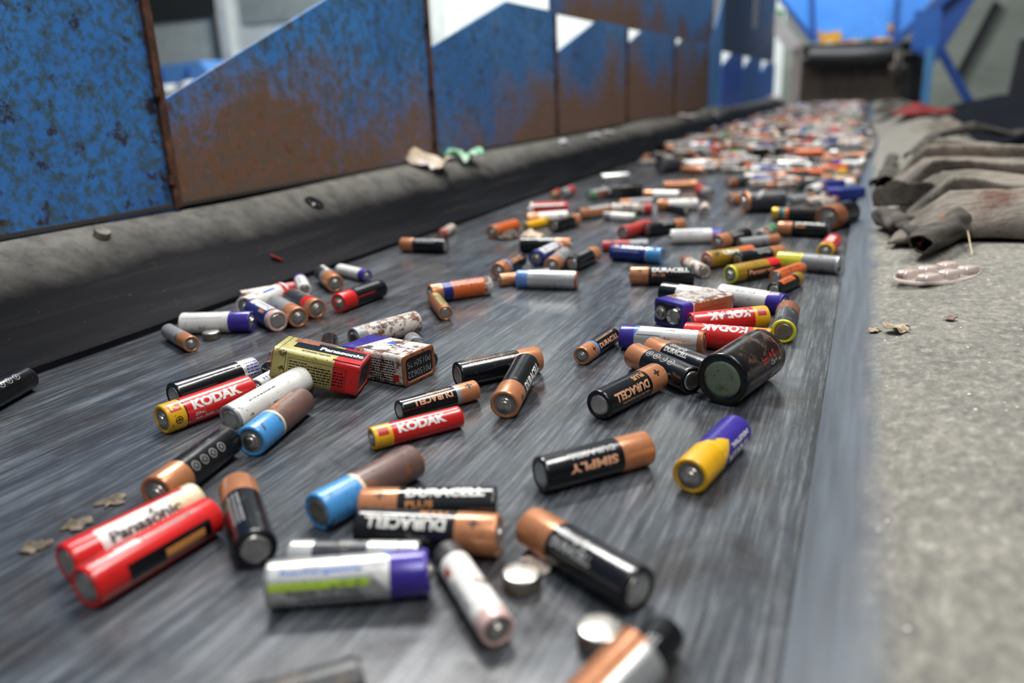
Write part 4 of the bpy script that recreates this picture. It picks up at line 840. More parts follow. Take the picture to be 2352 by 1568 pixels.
# ------------------------------------------------------------------ right skirt
def zr(x):
    P_ = [(-.009, .0045), (.002, .0080), (.015, .0115), (.035, .0150), (.06, .0180), (.10, .0205), (.15, .0200), (.20, .0130), (.24, -.004), (.27, -.035)]
    if x <= P_[0][0]: return P_[0][1]
    for (a, b), (c, d) in zip(P_, P_[1:]):
        if x <= c: return b+(d-b)*(x-a)/(c-a)
    return P_[-1][1]
def zr2(x, y): return zr(x)+(.030*math.exp(-((y-2.75)/.55)**2)*math.exp(-((x-.13)/.07)**2))
t = NT('right_skirt_rubber'); cA = t.coord((1, .05, 1)); cB = t.coord((1, .6, 1)); cC = t.coord()
n1 = t.noise(cA, 260, 4, .6); c1 = t.ramp(n1, 0, [(.3, hexc('2c323a')), (.7, hexc('47505a'))])
n2 = t.noise(cB, 230, 6, .75); n3 = t.noise(cC, 22, 4, .6); c2 = t.ramp(n2, 0, [(.30, hexc('3a3833')), (.46, hexc('66635b')), (.58, hexc('868276')), (.74, hexc('b8b6ae'))])
c3 = t.ramp(n3, 0, [(.35, hexc('585855')), (.65, hexc('8a877c'))]); m = t.mix(.35, (c2, 0), (c3, 0), 'MIX')
vo = t.add('ShaderNodeTexVoronoi'); vo.inputs['Scale'].default_value = 150; t.link(cC, 0, vo, 'Vector'); wp = t.ramp(vo, 'Distance', [(.07, 1.0), (.12, 0.0)])
ng = t.noise(cC, 75, 2); gate = t.ramp(ng, 0, [(.56, 0.0), (.60, 1.0)]); wm = t.mix(1.0, (wp, 0), (gate, 0), 'MULTIPLY'); m = t.mix((wm, 0), (m, 0), hexc('e6e2da'))
tc = t.add('ShaderNodeTexCoord'); sx = t.add('ShaderNodeSeparateXYZ'); t.link(tc, 'Object', sx, 0)
md = t.add('ShaderNodeMath', operation='MULTIPLY_ADD'); md.inputs[1].default_value = .012; t.link(n3, 0, md, 0); t.link(sx, 'X', md, 2)
du = t.ramp(md, 0, [(.014, 0.0), (.024, 1.0)]); m2 = t.mix((du, 0), (c1, 0), (m, 0)); t.link(m2, 0, t.b, 'Base Color')
rr = t.ramp(du, 0, [(0, .40), (1, .75)]); t.link(rr, 0, t.b, 'Roughness')
hm_ = t.mix((du, 0), .5, (n2, 0)); t.bump(hm_, 0, .7, .0015); SKR = t.m
def rskirt():
    bm = bmesh.new(); rows = []; XR = [0, .003, .008, .014, .02, .03, .045, .06, .08, .10, .125, .15, .175, .20, .22, .24, .26, .28]; n = 150
    for j in range(n+1):
        y = -.25+5.6*j/n; e = edgeR(y); k = lambda u: (e-BELT_R)*max(0, 1-u/.15)
        top = [bm.verts.new((BELT_R+u+k(u), y, zr2(BELT_R+u, y)+.0012*math.sin(y*6+u*20)*min(1, u/.03))) for u in XR]
        bot = [bm.verts.new((BELT_R+u+k(u), y, max(.0004, zr2(BELT_R+u, y)-.006) if u < .2 else zr2(BELT_R+u, y)-.008)) for u in XR[::-1]]
        rows.append(top+bot)
    m = len(rows[0])
    for j in range(n):
        for i in range(m): bm.faces.new([rows[j][i], rows[j][(i+1) % m], rows[j+1][(i+1) % m], rows[j+1][i]])
    bm.faces.new(rows[0]); bm.faces.new(rows[-1][::-1]); fixn(bm)
    me = D.meshes.new('rubber_skirt'); bm.to_mesh(me); bm.free(); smooth(me, 50); me.materials.append(SKR); return me
o = obj('rubber_skirt', rskirt()); tag(o, 'grey rubber skirt with smooth inner strip and gritty dusty top along the right side', 'rubber skirt')
def rhit(px, py):
    d = ray(px, py); tt = .1
    while tt < 8:
        x, y, z = d.x*tt, d.y*tt, HC+d.z*tt
        if z <= zr2(x, y): return Vector((x, y, zr2(x, y)))
        tt += .001
    return Vector((.1, 1, .02))
# blister pack
bp = empty('blister_pack'); A, B = rhit(2068, 662), rhit(2232, 612); c = (A+B)/2; ln = (B-A).length
bp.location = c+Vector((0, 0, .0004)); bp.rotation_euler = (0, 0, math.atan2(B.y-A.y, B.x-A.x)); tag(bp, 'oval clear blister pack with six bubbles on the gritty right skirt', 'blister pack')
tg = NT('clear_blister'); tg.b.inputs['Base Color'].default_value = hexc('e8dcd4'); tg.b.inputs['Roughness'].default_value = .12; tg.b.inputs['Alpha'].default_value = .55; tg.b.inputs['Specular IOR Level'].default_value = .8
nz = tg.noise(tg.coord(), 120, 3); ra = tg.ramp(nz, 0, [(.4, .22), (.7, .55)]); tg.link(ra, 0, tg.b, 'Alpha')
bm = bmesh.new(); ow, oh = ln/2, ln*.27
prism(bm, [(ow*math.cos(a*math.pi/20), oh*math.sin(a*math.pi/20)) for a in range(40)], 'Z', .0003, .0012); fixn(bm); obj('oval_sheet', bm, bp, tg.m)
bm = bmesh.new()
rr_ = []
for s_, zz in ((1, .0006), (1, .0020), (.955, .0022), (.945, .0012)):
    rr_.append([bm.verts.new((ow*s_*math.cos(a*math.pi/24), oh*s_*math.sin(a*math.pi/24), zz)) for a in range(48)])
for i in range(3):
    for k in range(48): bm.faces.new([rr_[i][k], rr_[i][(k+1) % 48], rr_[i+1][(k+1) % 48], rr_[i+1][k]])
fixn(bm); obj('rim', bm, bp, tg.m)
PILL = skin('pill_bubble', 'c8b8ae', .1, .16, .8, '8a6a5a')
for i in range(3):
    for j in (-1, 1):
        bm = bmesh.new(); L_ = ow*.235; w_ = oh*.27; hh = .0058
        prev = None; rings = []
        for s_, z_ in ((1, .001), (.96, hh*.6), (.85, hh*.92), (.6, hh*1.05), (.05, hh*1.08)):
            rings.append([bm.verts.new((L_*s_*math.copysign(abs(math.cos(a))**.6, math.cos(a)), w_*s_*math.copysign(abs(math.sin(a))**.6, math.sin(a)), z_)) for a in [k*math.pi/12 for k in range(24)]])
        for q in range(4):
            for k in range(24): bm.faces.new([rings[q][k], rings[q][(k+1) % 24], rings[q+1][(k+1) % 24], rings[q+1][k]])
        bm.faces.new(rings[-1]); fixn(bm); o = obj('bubble', bm, bp, PILL); smooth(o.data, 60); o.location = ((i-1)*ow*.56, j*oh*.40, 0)
scrap('dead_leaf', 2058, 762, .0078, ['8a7a62', 'b09c80', '5a4c3a'], 'curled brown leaf scrap on the right skirt, the larger of the leaf bits', 'leaf', 21, rhit, .9)
scrap('dead_leaf', 2008, 762, .0042, ['8a7a62', 'a8947a'], 'tiny leaf bit just left of the curled brown leaf scrap', 'leaf', 22, rhit, .6)
scrap('dead_leaf', 2182, 732, .004, ['5a4634', '8a6e52'], 'tiny brown twig bit on the gritty skirt below the blister pack', 'leaf', 23, rhit, .6)
# ------------------------------------------------------------------ cloth
tcl = NT('grey_cloth'); cc = tcl.coord(); nn = tcl.noise(cc, 13, 6, .68); nf = tcl.noise(cc, 700, 2)
cr_ = tcl.ramp(nn, 0, [(.3, hexc('3c3832')), (.46, hexc('625b51')), (.58, hexc('857d71')), (.70, hexc('604438'))]); mm_ = tcl.mix(.25, (cr_, 0), (nf, 0), 'MULTIPLY'); tcl.link(mm_, 0, tcl.b, 'Base Color')  # darker patches in the colour stand in for shaded creases
tcl.b.inputs['Roughness'].default_value = .9; nw2 = tcl.noise(tcl.coord((1, 3, 1)), 22, 5, .6, .8); tcl.bump(nw2, 0, .7, .008); CL = tcl.m
tcd = NT('dark_cloth'); cc = tcd.coord(); nn = tcd.noise(cc, 30, 4, .6); nf = tcd.noise(cc, 800, 2)
cr_ = tcd.ramp(nn, 0, [(.3, hexc('25231f')), (.5, hexc('3a362f')), (.66, hexc('57504a')), (.78, hexc('563226'))]); tcd.link(cr_, 0, tcd.b, 'Base Color'); tcd.b.inputs['Roughness'].default_value = .92; tcd.bump(nf, 0, .3, .0006); CLD = tcd.m
cl = empty('crumpled_cloth', (.1, 1.0, .02)); tag(cl, 'large crumpled grey brown cloth heaped on the right skirt', 'cloth')
def sheet(name, fn, nu, nv, th, mat, parent):
    bm = bmesh.new(); V = [[bm.verts.new(Vector(fn(i/nu, j/nv))-Vector((.1, 1.0, .02))) for j in range(nv+1)] for i in range(nu+1)]
    for i in range(nu):
        for j in range(nv): bm.faces.new([V[i][j], V[i+1][j], V[i+1][j+1], V[i][j+1]])
    fixn(bm); me = D.meshes.new(name); bm.to_mesh(me); bm.free(); smooth(me, 80); me.materials.append(mat)
    o = obj(name, me, parent); m_ = o.modifiers.new('t', 'SOLIDIFY'); m_.thickness = th; m_.offset = 0; return o
def lerp(a, b, t_): return a+(b-a)*t_
def fold(s, w): return math.exp(-(s/w)**2)
def main_cloth(u, v):       # u: from near to far, v: from belt side to outside
    y = lerp(.72, 1.42, u); x0 = .022+.012*math.sin(u*9)+.030*u; x = lerp(x0, .44, v**1.1)
    edge = min(1, v*9); z = zr2(min(x, .19), y)+.004
    ph = u*5.2+.30*math.sin(v*4.2)+.45*v*(u-.4)+.12*math.sin(v*11+u*6); k = math.floor(ph); f = ph-k
    am = (.024, .015, .028, .017, .026, .014, .02, .02)[int(k) % 8]*(.75+.35*math.sin(v*5+k*2.1))
    st = min(1, f/.10); st = st*st*(3-2*st); pr = st*(1-f)**.8
    y += -.05*v+.10*v*u+.010*math.sin(v*7+u*4)-.016*edge*math.exp(-((f-.10)/.07)**2)
    h = edge*(.012+am*pr*1.25)+.003*edge*math.sin(u*60+v*14+3*math.sin(v*6))+.004*edge*math.sin(v*24+u*9)*v+.012*edge*math.sin(math.pi*min(1, u*1.1))*(1-.5*v)
    end = min(1, u/.05, (1-u)/.06); z += max(.001, h)*max(0, end)**.5
    return (x, y, z)
sheet('draped_sheet', main_cloth, 220, 80, .0016, CL, cl)
def roll(name, pts, w, mat, seed, tight=1.2, th=.0014, open_=.7):
    """loosely rolled strip of cloth along pts"""
    r_ = random.Random(seed); ph = r_.uniform(0, 6)
    def fn(u, v):
        f = u*(len(pts)-1); i = min(int(f), len(pts)-2); t_ = f-i; t_ = t_*t_*(3-2*t_); p = Vector(pts[i]).lerp(Vector(pts[i+1]), t_)
        wd = w*(.85+.25*math.sin(u*5+ph)+.1*math.sin(u*17+ph))
        a = -.4+v*math.pi*2*tight; rr = wd*(1-.38*v)*(1+.10*math.sin(a*3+u*9+ph)+.06*math.sin(a*5-u*23))
        dr = (Vector(pts[-1])-Vector(pts[0])).normalized(); sd = Vector((-dr.y, dr.x, 0))
        q = p+sd*math.cos(a)*rr+Vector((0, 0, 1))*(math.sin(a)*rr*open_+w*open_)
        q.z = max(q.z, zr2(min(q.x, .2), q.y)+.0006)
        return q
    return sheet(name, fn, 70, 44, th, mat, cl)
def RP(px, py, dz=0): p = rhit(px, py); return (p.x, p.y, p.z+dz)
roll('folded_hem', [RP(2030, 520), RP(2075, 545), RP(2120, 575)], .013, CLD, 1, 1.0)
roll('folded_hem', [RP(2112, 598), RP(2180, 560), RP(2250, 530), RP(2318, 505)], .013, CLD, 2, .95, open_=.9)
roll('folded_hem', [RP(2040, 500), RP(2130, 500), RP(2230, 480), RP(2350, 440)], .016, CL, 3, .9, open_=1.1)
roll('folded_hem', [RP(2028, 440), RP(2040, 410), RP(2050, 375)], .013, CLD, 4, 1.1)
roll('folded_hem', [RP(2085, 400, .012), RP(2140, 355, .018), RP(2230, 330, .02), RP(2345, 352, .02)], .014, CLD, 5, .8, open_=.8)
bm = bmesh.new(); p0, p1 = Vector(RP(2112, 592, .004)), Vector(RP(2200, 545, .012)); off = Vector((.1, 1.0, .02))
nu = 14; V = [[bm.verts.new(p0.lerp(p1, i/nu)+Vector((0, .004, .013))*(j/6)+Vector((0, .004*math.sin(j*1.3+i*.8), .002*math.sin(i*1.1)))-off) for j in range(7)] for i in range(nu+1)]
for i in range(nu):
    for j in range(6): bm.faces.new([V[i][j], V[i+1][j], V[i+1][j+1], V[i][j+1]])
fixn(bm); trc = NT('rust_lining'); ncl = trc.noise(trc.coord(), 120, 4); rc = trc.ramp(ncl, 0, [(.3, hexc('5a2418')), (.7, hexc('a0522e'))]); trc.link(rc, 0, trc.b, 'Base Color'); trc.b.inputs['Roughness'].default_value = .9
o = obj('rust_coloured_lining', bm, cl, trc.m); smooth(o.data, 80); m_ = o.modifiers.new('t', 'SOLIDIFY'); m_.thickness = .0012
o['label'] = 'rust brown lining inside the fold'
for a, b, c_ in (((2210, 545), (2220, 565), (2232, 590)), ((2120, 575), (2128, 560), (2126, 585))):
    bm = bmesh.new(); tube(bm, [Vector(RP(*a, .014))-off, Vector(RP(*b, .010))-off, Vector(RP(*c_, .002))-off], .0004, 6); obj('loose_thread', bm, cl, _wm['cream'])
# far rags on the right
rg = empty('red_rag', (0, 0, 0)); tag(rg, 'dark red and grey rag far up on the right skirt', 'rag')
def blob_sheet(name, c, sx_, sy_, h, seed, mat, parent):
    r_ = random.Random(seed); ph = [r_.uniform(0, 6) for _ in range(5)]; bm = bmesh.new(); n = 26; V = []
    for i in range(n+1):
        row = []
        for j in range(n+1):
            a = i/n*2*math.pi; r = j/n; rr = r*(1+.2*math.sin(3*a+ph[0])+.1*math.sin(7*a+ph[1]))
            x = c[0]+sx_*rr*math.cos(a); y = c[1]+sy_*rr*math.sin(a)
            z = c[2]+h*((1-r**2.2)*(.75+.3*math.sin(5*r*math.cos(a)+ph[2])+.25*math.sin(7*r*math.sin(a)+ph[3])))+.002
            row.append(bm.verts.new((x, y, z)))
        V.append(row)
    for i in range(n):
        for j in range(n): bm.faces.new([V[i][j], V[i+1][j], V[i+1][j+1], V[i][j+1]])
    bmesh.ops.remove_doubles(bm, verts=bm.verts, dist=1e-6); fixn(bm); o = obj(name, bm, parent, mat); smooth(o.data, 70)
    m_ = o.modifiers.new('t', 'SOLIDIFY'); m_.thickness = .002; m_.offset = 1; return o
q = rhit(2110, 262); blob_sheet('red_fold', (q.x, q.y, q.z), .075, .10, .022, 4, plain('rag_red', '701c18', .9), rg)
q = rhit(2062, 262); blob_sheet('grey_fold', (q.x-.01, q.y+.1, q.z), .055, .16, .045, 5, CLD, rg)
q = rhit(2140, 285); o = blob_sheet('grey_rag', (q.x+.02, q.y-.1, q.z-.01), .06, .10, .025, 9, CL, None); tag(o, 'pale grey rag in front of the red one on the far right skirt', 'rag')
# ------------------------------------------------------------------ left plates
def plate_mat(name, rust, dark=0):
    t = NT(name); cA = t.coord(jitter=True); n1 = t.noise(cA, 52, 7, .75); n2 = t.noise(cA, 105, 8, .8); n3 = t.noise(cA, 4.5, 4, .6)
    tc = t.add('ShaderNodeTexCoord'); s = t.add('ShaderNodeSeparateXYZ'); t.link(tc, 'Object', s, 0)
    bl = t.ramp(n3, 0, [(.3, hexc('2e68b4')), (.55, hexc('4084cc')), (.75, hexc('5a9cdc'))])
    gr = t.ramp(n2, 0, [(.45, 0.0), (.57, .92)]); m = t.mix((gr, 0), (bl, 0), hexc('435a5e'))
    sp = t.ramp(n1, 0, [(.56, 0.0), (.62, .9)]); m = t.mix((sp, 0), (m, 0), hexc('38281e'))
    # rust creeps up from the lower edge
    a = t.add('ShaderNodeMath', operation='MULTIPLY_ADD'); a.inputs[1].default_value = -4.2; a.inputs[2].default_value = .55+rust; t.link(s, 'Z', a, 0)
    b = t.add('ShaderNodeMath', operation='ADD'); t.link(a, 0, b, 0); nm_ = t.add('ShaderNodeMath', operation='MULTIPLY_ADD'); nm_.inputs[1].default_value = 2.0; nm_.inputs[2].default_value = -1.0; t.link(n3, 0, nm_, 0); t.link(nm_, 0, b, 1)
    c = t.add('ShaderNodeMath', operation='MULTIPLY_ADD'); c.inputs[1].default_value = .9; t.link(n2, 0, c, 0); t.link(b, 0, c, 2)
    ru = t.ramp(c, 0, [(.40, 0.0), (.86, .95)]); rc = t.ramp(n1, 0, [(.3, hexc('453a2c')), (.46, hexc('7a5232')), (.56, hexc('5c5040')), (.66, hexc('8c5c3a')), (.78, hexc('66645c'))])
    m = t.mix((ru, 0), (m, 0), (rc, 0)); t.link(m, 0, t.b, 'Base Color'); rr = t.ramp(ru, 0, [(0, .38), (.7, .72)]); t.link(rr, 0, t.b, 'Roughness'); t.bump(n2, 0, .35, .001); return t.m
PX = -.552; RUSTM = None
t = NT('rusty_edge'); n_ = t.noise(t.coord(), 60, 5, .7); r_c = t.ramp(n_, 0, [(.3, hexc('2c1c14')), (.5, hexc('4c2e20')), (.7, hexc('6e4a34'))]); t.link(r_c, 0, t.b, 'Base Color'); t.b.inputs['Roughness'].default_value = .8; t.bump(n_, 0, .4, .001); RUSTM = t.m
BOLTM = plain('dark_steel', '4a443e', .6, .3)
seams = [-.02, .523, 1.0, 1.489, 1.988, 2.517, 3.066]
low = [None, .153, .211, .218, .252, .262, None]; rise = [None, .40, .30, .28, .26, .24]
PG = 'blue side plates along the left of the belt'
labs = ['nearest side plate, blue with dark rust specks, cut by the left frame edge', 'blue and rust brown side plate with a long slanted top edge, second from the left', 'side plate with slanted top whose lower half is rust brown, third from the left', 'narrow looking rusty side plate, fourth from the left', 'mostly brown side plate, fifth from the left', 'last rusty side plate before the clean blue ones']
rusts = [-.28, .22, .26, .46, .52, .58]; ZT = .291
for i in range(6):
    y0, y1 = seams[i], seams[i+1]; root = empty('side_plate', (PX, y0, 0)); tag(root, labs[i], 'side plate', PG)
    xo = -.0 if i else .004; top = .62 if i == 0 else (.42 if i == 1 else ZT)
    zb = .070
    if i == 0: pts = [(0, zb-.002), (y1-y0, zb-.010), (y1-y0, top), (0, top)]
    else:
        L_ = y1-y0; rr_ = L_*.56 if i > 1 else .30
        zc = low[i]; pts = [(0, zb-.002), (L_, zb-.002), (L_, top)]
        if i == 1: top = zc+rise[i]*L_; pts = pts[:2]+[(L_, top), (0, zc)]
        else: pts += [((top-zc)/rise[i], top), (0, zc)]
    bm = bmesh.new(); prism(bm, pts, 'X', xo-.003, xo); fixn(bm); o = obj('steel_sheet', bm, root, plate_mat('plate_paint', rusts[i]))
    bm = bmesh.new(); box(bm, xo, xo+.004, y1-y0-.007, y1-y0+.001, zb-.004, top-.003)
    for k in range(5 if i == 0 else 3): z_ = zb+.02+k*.075+random.uniform(-.01, .01); lathe_y = y1-y0-.007; box(bm, xo+.003, xo+.0065, lathe_y-.004, lathe_y+.003, z_, z_+.007)
    bmesh.ops.bevel(bm, geom=list(bm.edges), offset=.0008, segments=1); obj('rusty_edge_strip', bm, root, RUSTM)
bm = bmesh.new(); box(bm, PX-.03, PX+.006, -.2, 3.05, .0665, .0695); bmesh.ops.bevel(bm, geom=list(bm.edges), offset=.0008, segments=1)
tag(obj('clamp_bar', bm, None, BOLTM), 'thin dark steel clamp bar under the row of side plates', 'steel bar')
# upper plate behind the notches
def upper(y0, y1, z0a, z0b, z1, lab, mat, nm='upper_plate'):
    bm = bmesh.new(); prism(bm, [(y0, z0a), (y1, z0b), (y1, z1), (y0, z1)], 'X', PX-.006, PX-.003); fixn(bm); o = obj(nm, bm, None, mat); tag(o, lab, 'side plate'); return o
tu = plate_mat('upper_paint', .2); upper(1.475, 3.18, .288, .288, .75, 'long rusty grey blue upper plate above the notched side plates', plate_mat('upper_plate_paint', 1.0))
dkp = plain('dark_blue_grey', '3c4c62', .6); upper(3.36, 5.25, .275, .262, .85, 'dark blue grey upper plate farther up on the left side', dkp)
# clean blue far plates
blue1, blue2, blue3 = plain('plate_blue', '2f6ad0', .4), plain('plate_blue_grey', '3a70b4', .5), plain('plate_pale_blue', '4f8fd0', .45)
fs = [(3.075, 3.36, .272, blue3, 'pale blue corner post plate next to the last rusty plate'), (3.37, 3.95, .272, blue1, 'bright clean blue side plate beyond the corner post'), (3.96, 4.62, .268, blue2, 'dull blue side plate with a notch beyond the bright one'), (4.63, 5.28, .258, blue2, 'last blue side plate before the pale post')]
for i, (a, b, zt, mt, lb) in enumerate(fs):
    zc = zt-.05; pts = [(a, .05), (b, .05), (b, zt), (a+.22, zt), (a, zc)] if i else [(a, .05), (b, .05), (b, zt+.2), (a, zt)]
    if i: pts = [(a, .02), (b, .03), (b, zt), (a+.24, zt), (a, zc)]
    bm = bmesh.new(); prism(bm, pts, 'X', PX-.002, PX+.001+.001*i); fixn(bm); tag(obj('side_plate', bm, None, mt), lb, 'side plate', PG)
WH = plain('offwhite_post', 'c8c4c0', .6); PALE = plain('pale_post', 'a89a92', .7)
def postpx(name, px0, px1, py0, py1, Y, th, mat, lab, cat='post', group=None):
    """an upright bar standing at distance Y that fills the given stretch"""
    a = atY(px0, py1, Y); b = atY(px1, py0, Y); bm = bmesh.new(); box(bm, 0, b.x-a.x, 0, th, 0, b.z-a.z); bmesh.ops.bevel(bm, geom=list(bm.edges), offset=min(.004, (b.x-a.x)*.1), segments=1)
    o = obj(name, bm, None, mat); o.location = a; tag(o, lab, cat, group); return o
postpx('white_post', 1634, 1656, -30, 92, 4.0, .03, WH, 'white upright post between the two upper plates')
postpx('white_strip', 1674, 1694, -30, 44, 3.8, .02, WH, 'white hanging strip in front of the dark upper plate, left one')
postpx('white_strip', 1728, 1742, -30, 66, 3.9, .02, plain('grey_strip', '9a98a4', .6), 'greyish hanging strip in front of the dark upper plate, right one')
postpx('pale_post', 1818, 1843, 90, 238, 5.3, .06, PALE, 'pale dusty post at the end of the left plates')
# slanted white chute edge and green bin
bm = bmesh.new(); a, b = atY(1765, 25, 5.2), atY(1828, 110, 5.2); d = (b-a); nrm = Vector((d.z, 0, -d.x)).normalized()
prism(bm, [(a.x+nrm.x*.045, a.z+nrm.z*.045), (b.x+nrm.x*.05, b.z+nrm.z*.05), (b.x-nrm.x*.03, b.z-nrm.z*.03), (a.x-nrm.x*.03, a.z-nrm.z*.03)], 'Y', 5.2, 5.28); fixn(bm)
tag(obj('chute_edge', bm, None, WH), 'slanted whitish plastic edge beside the green box', 'chute edge')
postpx('green_box', 1768, 1797, 22, 58, 5.285, .1, plain('green_plastic', '1f8a46', .5), 'small green box at the top left of the blue hopper', 'box')
# ------------------------------------------------------------------ head of the conveyor: hopper, roller, posts
YB = 5.55
HB = plain('hopper_blue', '4a94ea', .45); HD = plain('hopper_dark_blue', '1c468c', .5); DK = plain('dark_gap', '17191c', .8); DKR = plain('roller_black', '1e1f20', .45)
hp = empty('hopper', (-.12, YB, .38)); tag(hp, 'blue steel hopper with sloping sides above the black roller', 'hopper')
def hp_part(name, pts, y0, y1, mat):
    P_ = [atY(x, y, YB) for x, y in pts]; bm = bmesh.new(); prism(bm, [(p.x+.12, p.z-.38) for p in P_], 'Y', y0-YB, y1-YB); fixn(bm); return obj(name, bm, hp, mat)
hp_part('back_panel', [(1868, 95), (2052, 92), (2064, -60), (1862, -60)], YB+.30, YB+.33, HB)
hp_part('side_panel', [(1868, 98), (1780, -10), (1760, -60), (1862, -60)], YB+.10, YB+.14, HB)
hp_part('side_panel', [(2052, 95), (2140, 0), (2190, -60), (2064, -60)], YB+.10, YB+.14, HB)
hp_part('corner_seam', [(1864, 92), (1872, 92), (1868, -60), (1860, -60)], YB+.05, YB+.10, HD)
hp_part('corner_seam', [(2052, 90), (2060, 90), (2068, -60), (2058, -60)], YB+.05, YB+.10, HD)
hp_part('sloping_flange', [(1862, 98), (1876, 92), (1800, 0), (1772, -20)], YB, YB+.05, HD)
hp_part('sloping_flange', [(2040, 100), (2058, 104), (2215, -30), (2180, -30)], YB, YB+.05, HD)
Yel = plain('yellow_dirt', 'c8921e', .7)
hp_part('yellow_stain', [(1872, 60), (1885, 72), (1918, 66), (1930, 68), (1926, 92), (1878, 94)], YB+.27, YB+.298, Yel)['label'] = 'yellow torn patch on the hopper'
hp_part('yellow_stain', [(2040, 52), (2052, 46), (2055, 66), (2042, 66)], YB+.27, YB+.298, Yel)
# loose grain of litter on the hopper lip
bm = bmesh.new(); rl = random.Random(3); hmats = ['cream', 'silver', 'orange', 'yellow', 'green', 'grey']
for k in range(160):
    p = atY(rl.uniform(1880, 2045), 93, YB+rl.uniform(.18, .26)); s_ = rl.uniform(.006, .014); m0 = rl.randrange(6)
    lz = atY(1840, 101, YB).z-.0038; box(bm, p.x-s_, p.x+s_, p.y-s_*.6, p.y+s_*.6, lz, lz+s_*1.6, m0)
o = obj('hopper_litter', bm)
for k in hmats: o.data.materials.append(_wm[k])
tag(o, 'loose coloured litter lying on the lip of the blue hopper', 'litter', None, 'stuff')
bm = bmesh.new(); a, b = atY(1840, 101, YB), atY(2070, 106, YB); box(bm, a.x, b.x, YB+.16, YB+.28, a.z-.03, a.z-.004); tag(obj('hopper_lip', bm, None, DK), 'dark lip ledge under the blue hopper', 'ledge')
bm = bmesh.new(); a, b = atY(1835, 240, YB+.36), atY(2130, 92, YB+.36); box(bm, a.x, b.x, YB+.36, YB+.40, -.9, b.z); tag(obj('rear_panel', bm, None, DK), 'dark panel added behind the head roller', 'panel')  # dark sheet added to close the gaps around the roller
# head roller with end discs
A = atY(1858, 132, YB-.12); B = atY(2070, 128, YB-.12); R_ = (atY(1960, 108, YB-.12).z-atY(1960, 158, YB-.12).z)/2
rt = empty('head_roller', ((A.x+B.x)/2, YB-.12, (A.z+B.z)/2)); hw = (B.x-A.x)/2; tag(rt, 'black rubber covered head roller under the hopper', 'roller')
bm = bmesh.new(); lathe(bm, [(-hw, R_*.2), (-hw, R_*.94), (-hw+.006, R_), (hw-.006, R_), (hw, R_*.94), (hw, R_*.2)], 40, 'X'); fixn(bm); o = obj('drum', bm, rt, DKR); smooth(o.data, 40)
for s_ in (-1, 1):
    bm = bmesh.new(); lathe(bm, [(s_*(hw), R_*.22), (s_*(hw+.05), R_*.22)], 20, 'X'); fixn(bm); obj('axle', bm, rt, BOLTM)
bm = bmesh.new(); a, b = atY(1836, 238, YB-.05), atY(2075, 148, YB-.05); box(bm, a.x, b.x, YB-.05, YB-.02, -.05, b.z)
tb = NT('brown_scraper'); nb = tb.noise(tb.coord((1, 1, .3)), 14, 5, .7); rb = tb.ramp(nb, 0, [(.3, hexc('2a231c')), (.55, hexc('4a4036')), (.75, hexc('6e5a48'))]); tb.link(rb, 0, tb.b, 'Base Color'); tb.b.inputs['Roughness'].default_value = .7
tag(obj('return_plate', bm, None, tb.m), 'grimy brown plate below the black roller', 'plate')
FB = plain('frame_blue', '2a62b0', .5); FBL = plain('frame_pale_blue', '4a86b8', .5)
postpx('frame_post', 2112, 2148, 108, 262, 5.0, .06, FBL, 'pale blue upright frame post right of the roller')
postpx('frame_post', 2076, 2098, 100, 245, 5.45, .05, DK, 'dark narrow post between the roller and the pale blue post')
postpx('gusset_plate', 2092, 2165, 20, 112, 5.06, .03, FB, 'blue gusset plate above the pale blue post', 'plate')
def beam(name, p, q, w_, Y, th, mat, lab, cat='beam'):
    a, b = atY(*p, Y), atY(*q, Y); d = b-a; d.y = 0; n = Vector((d.z, 0, -d.x)).normalized()*w_/2; bm = bmesh.new()
    prism(bm, [(n.x, n.z), (d.x+n.x, d.z+n.z), (d.x-n.x, d.z-n.z), (-n.x, -n.z)], 'Y', 0, th); fixn(bm); bmesh.ops.bevel(bm, geom=list(bm.edges), offset=.003, segments=1)
    o = obj(name, bm, None, mat); o.location = a; tag(o, lab, cat)
beam('diagonal_brace', (2150, 95), (2262, 300), .045, 5.2, .04, plain('brace_blue', '1f4c96', .5), 'blue diagonal brace running down to the right')
beam('support_beam', (2225, -40), (2120, 130), .16, 5.6, .05, HD, 'wide dark blue beam sloping up right of the hopper')
beam('steel_strut', (2290, 5), (2195, 185), .05, 7.455, .045, DK, 'dark slanted strut against the grey wall')
beam('steel_strut', (2366, 90), (2312, 330), .09, 5.6, .05, plain('strut_dark', '222429', .7), 'dark leaning strut at the right frame edge')
# pulley
p = atY(2052, 160, 5.0); rt = empty('pulley', p); tag(rt, 'dark pulley wheel at the right end of the roller', 'pulley')
bm = bmesh.new(); lathe(bm, [(0, .03), (0, .095), (.012, .10), (.02, .085), (.028, .10), (.04, .095), (.04, .03)], 32, 'X'); fixn(bm); o = obj('wheel', bm, rt, BOLTM); smooth(o.data, 35)
bm = bmesh.new(); lathe(bm, [(-.02, .022), (-.02, .03), (.06, .03), (.06, .01)], 20, 'X'); fixn(bm); obj('hub', bm, rt, BOLTM)
# machinery and shade right of the right skirt
bm = bmesh.new(); prism(bm, [(.30, -.3), (.95, -.3), (.95, .02), (.62, .04), (.42, .0), (.30, -.06)], 'Y', 2.6, 5.0); fixn(bm); HSG = plain('housing_dark', '10151d', .95); HSG.node_tree.nodes['Principled BSDF'].inputs['Specular IOR Level'].default_value = .1; tag(obj('machine_housing', bm, None, HSG), 'dark blue black machine housing beyond the cloth', 'machine')
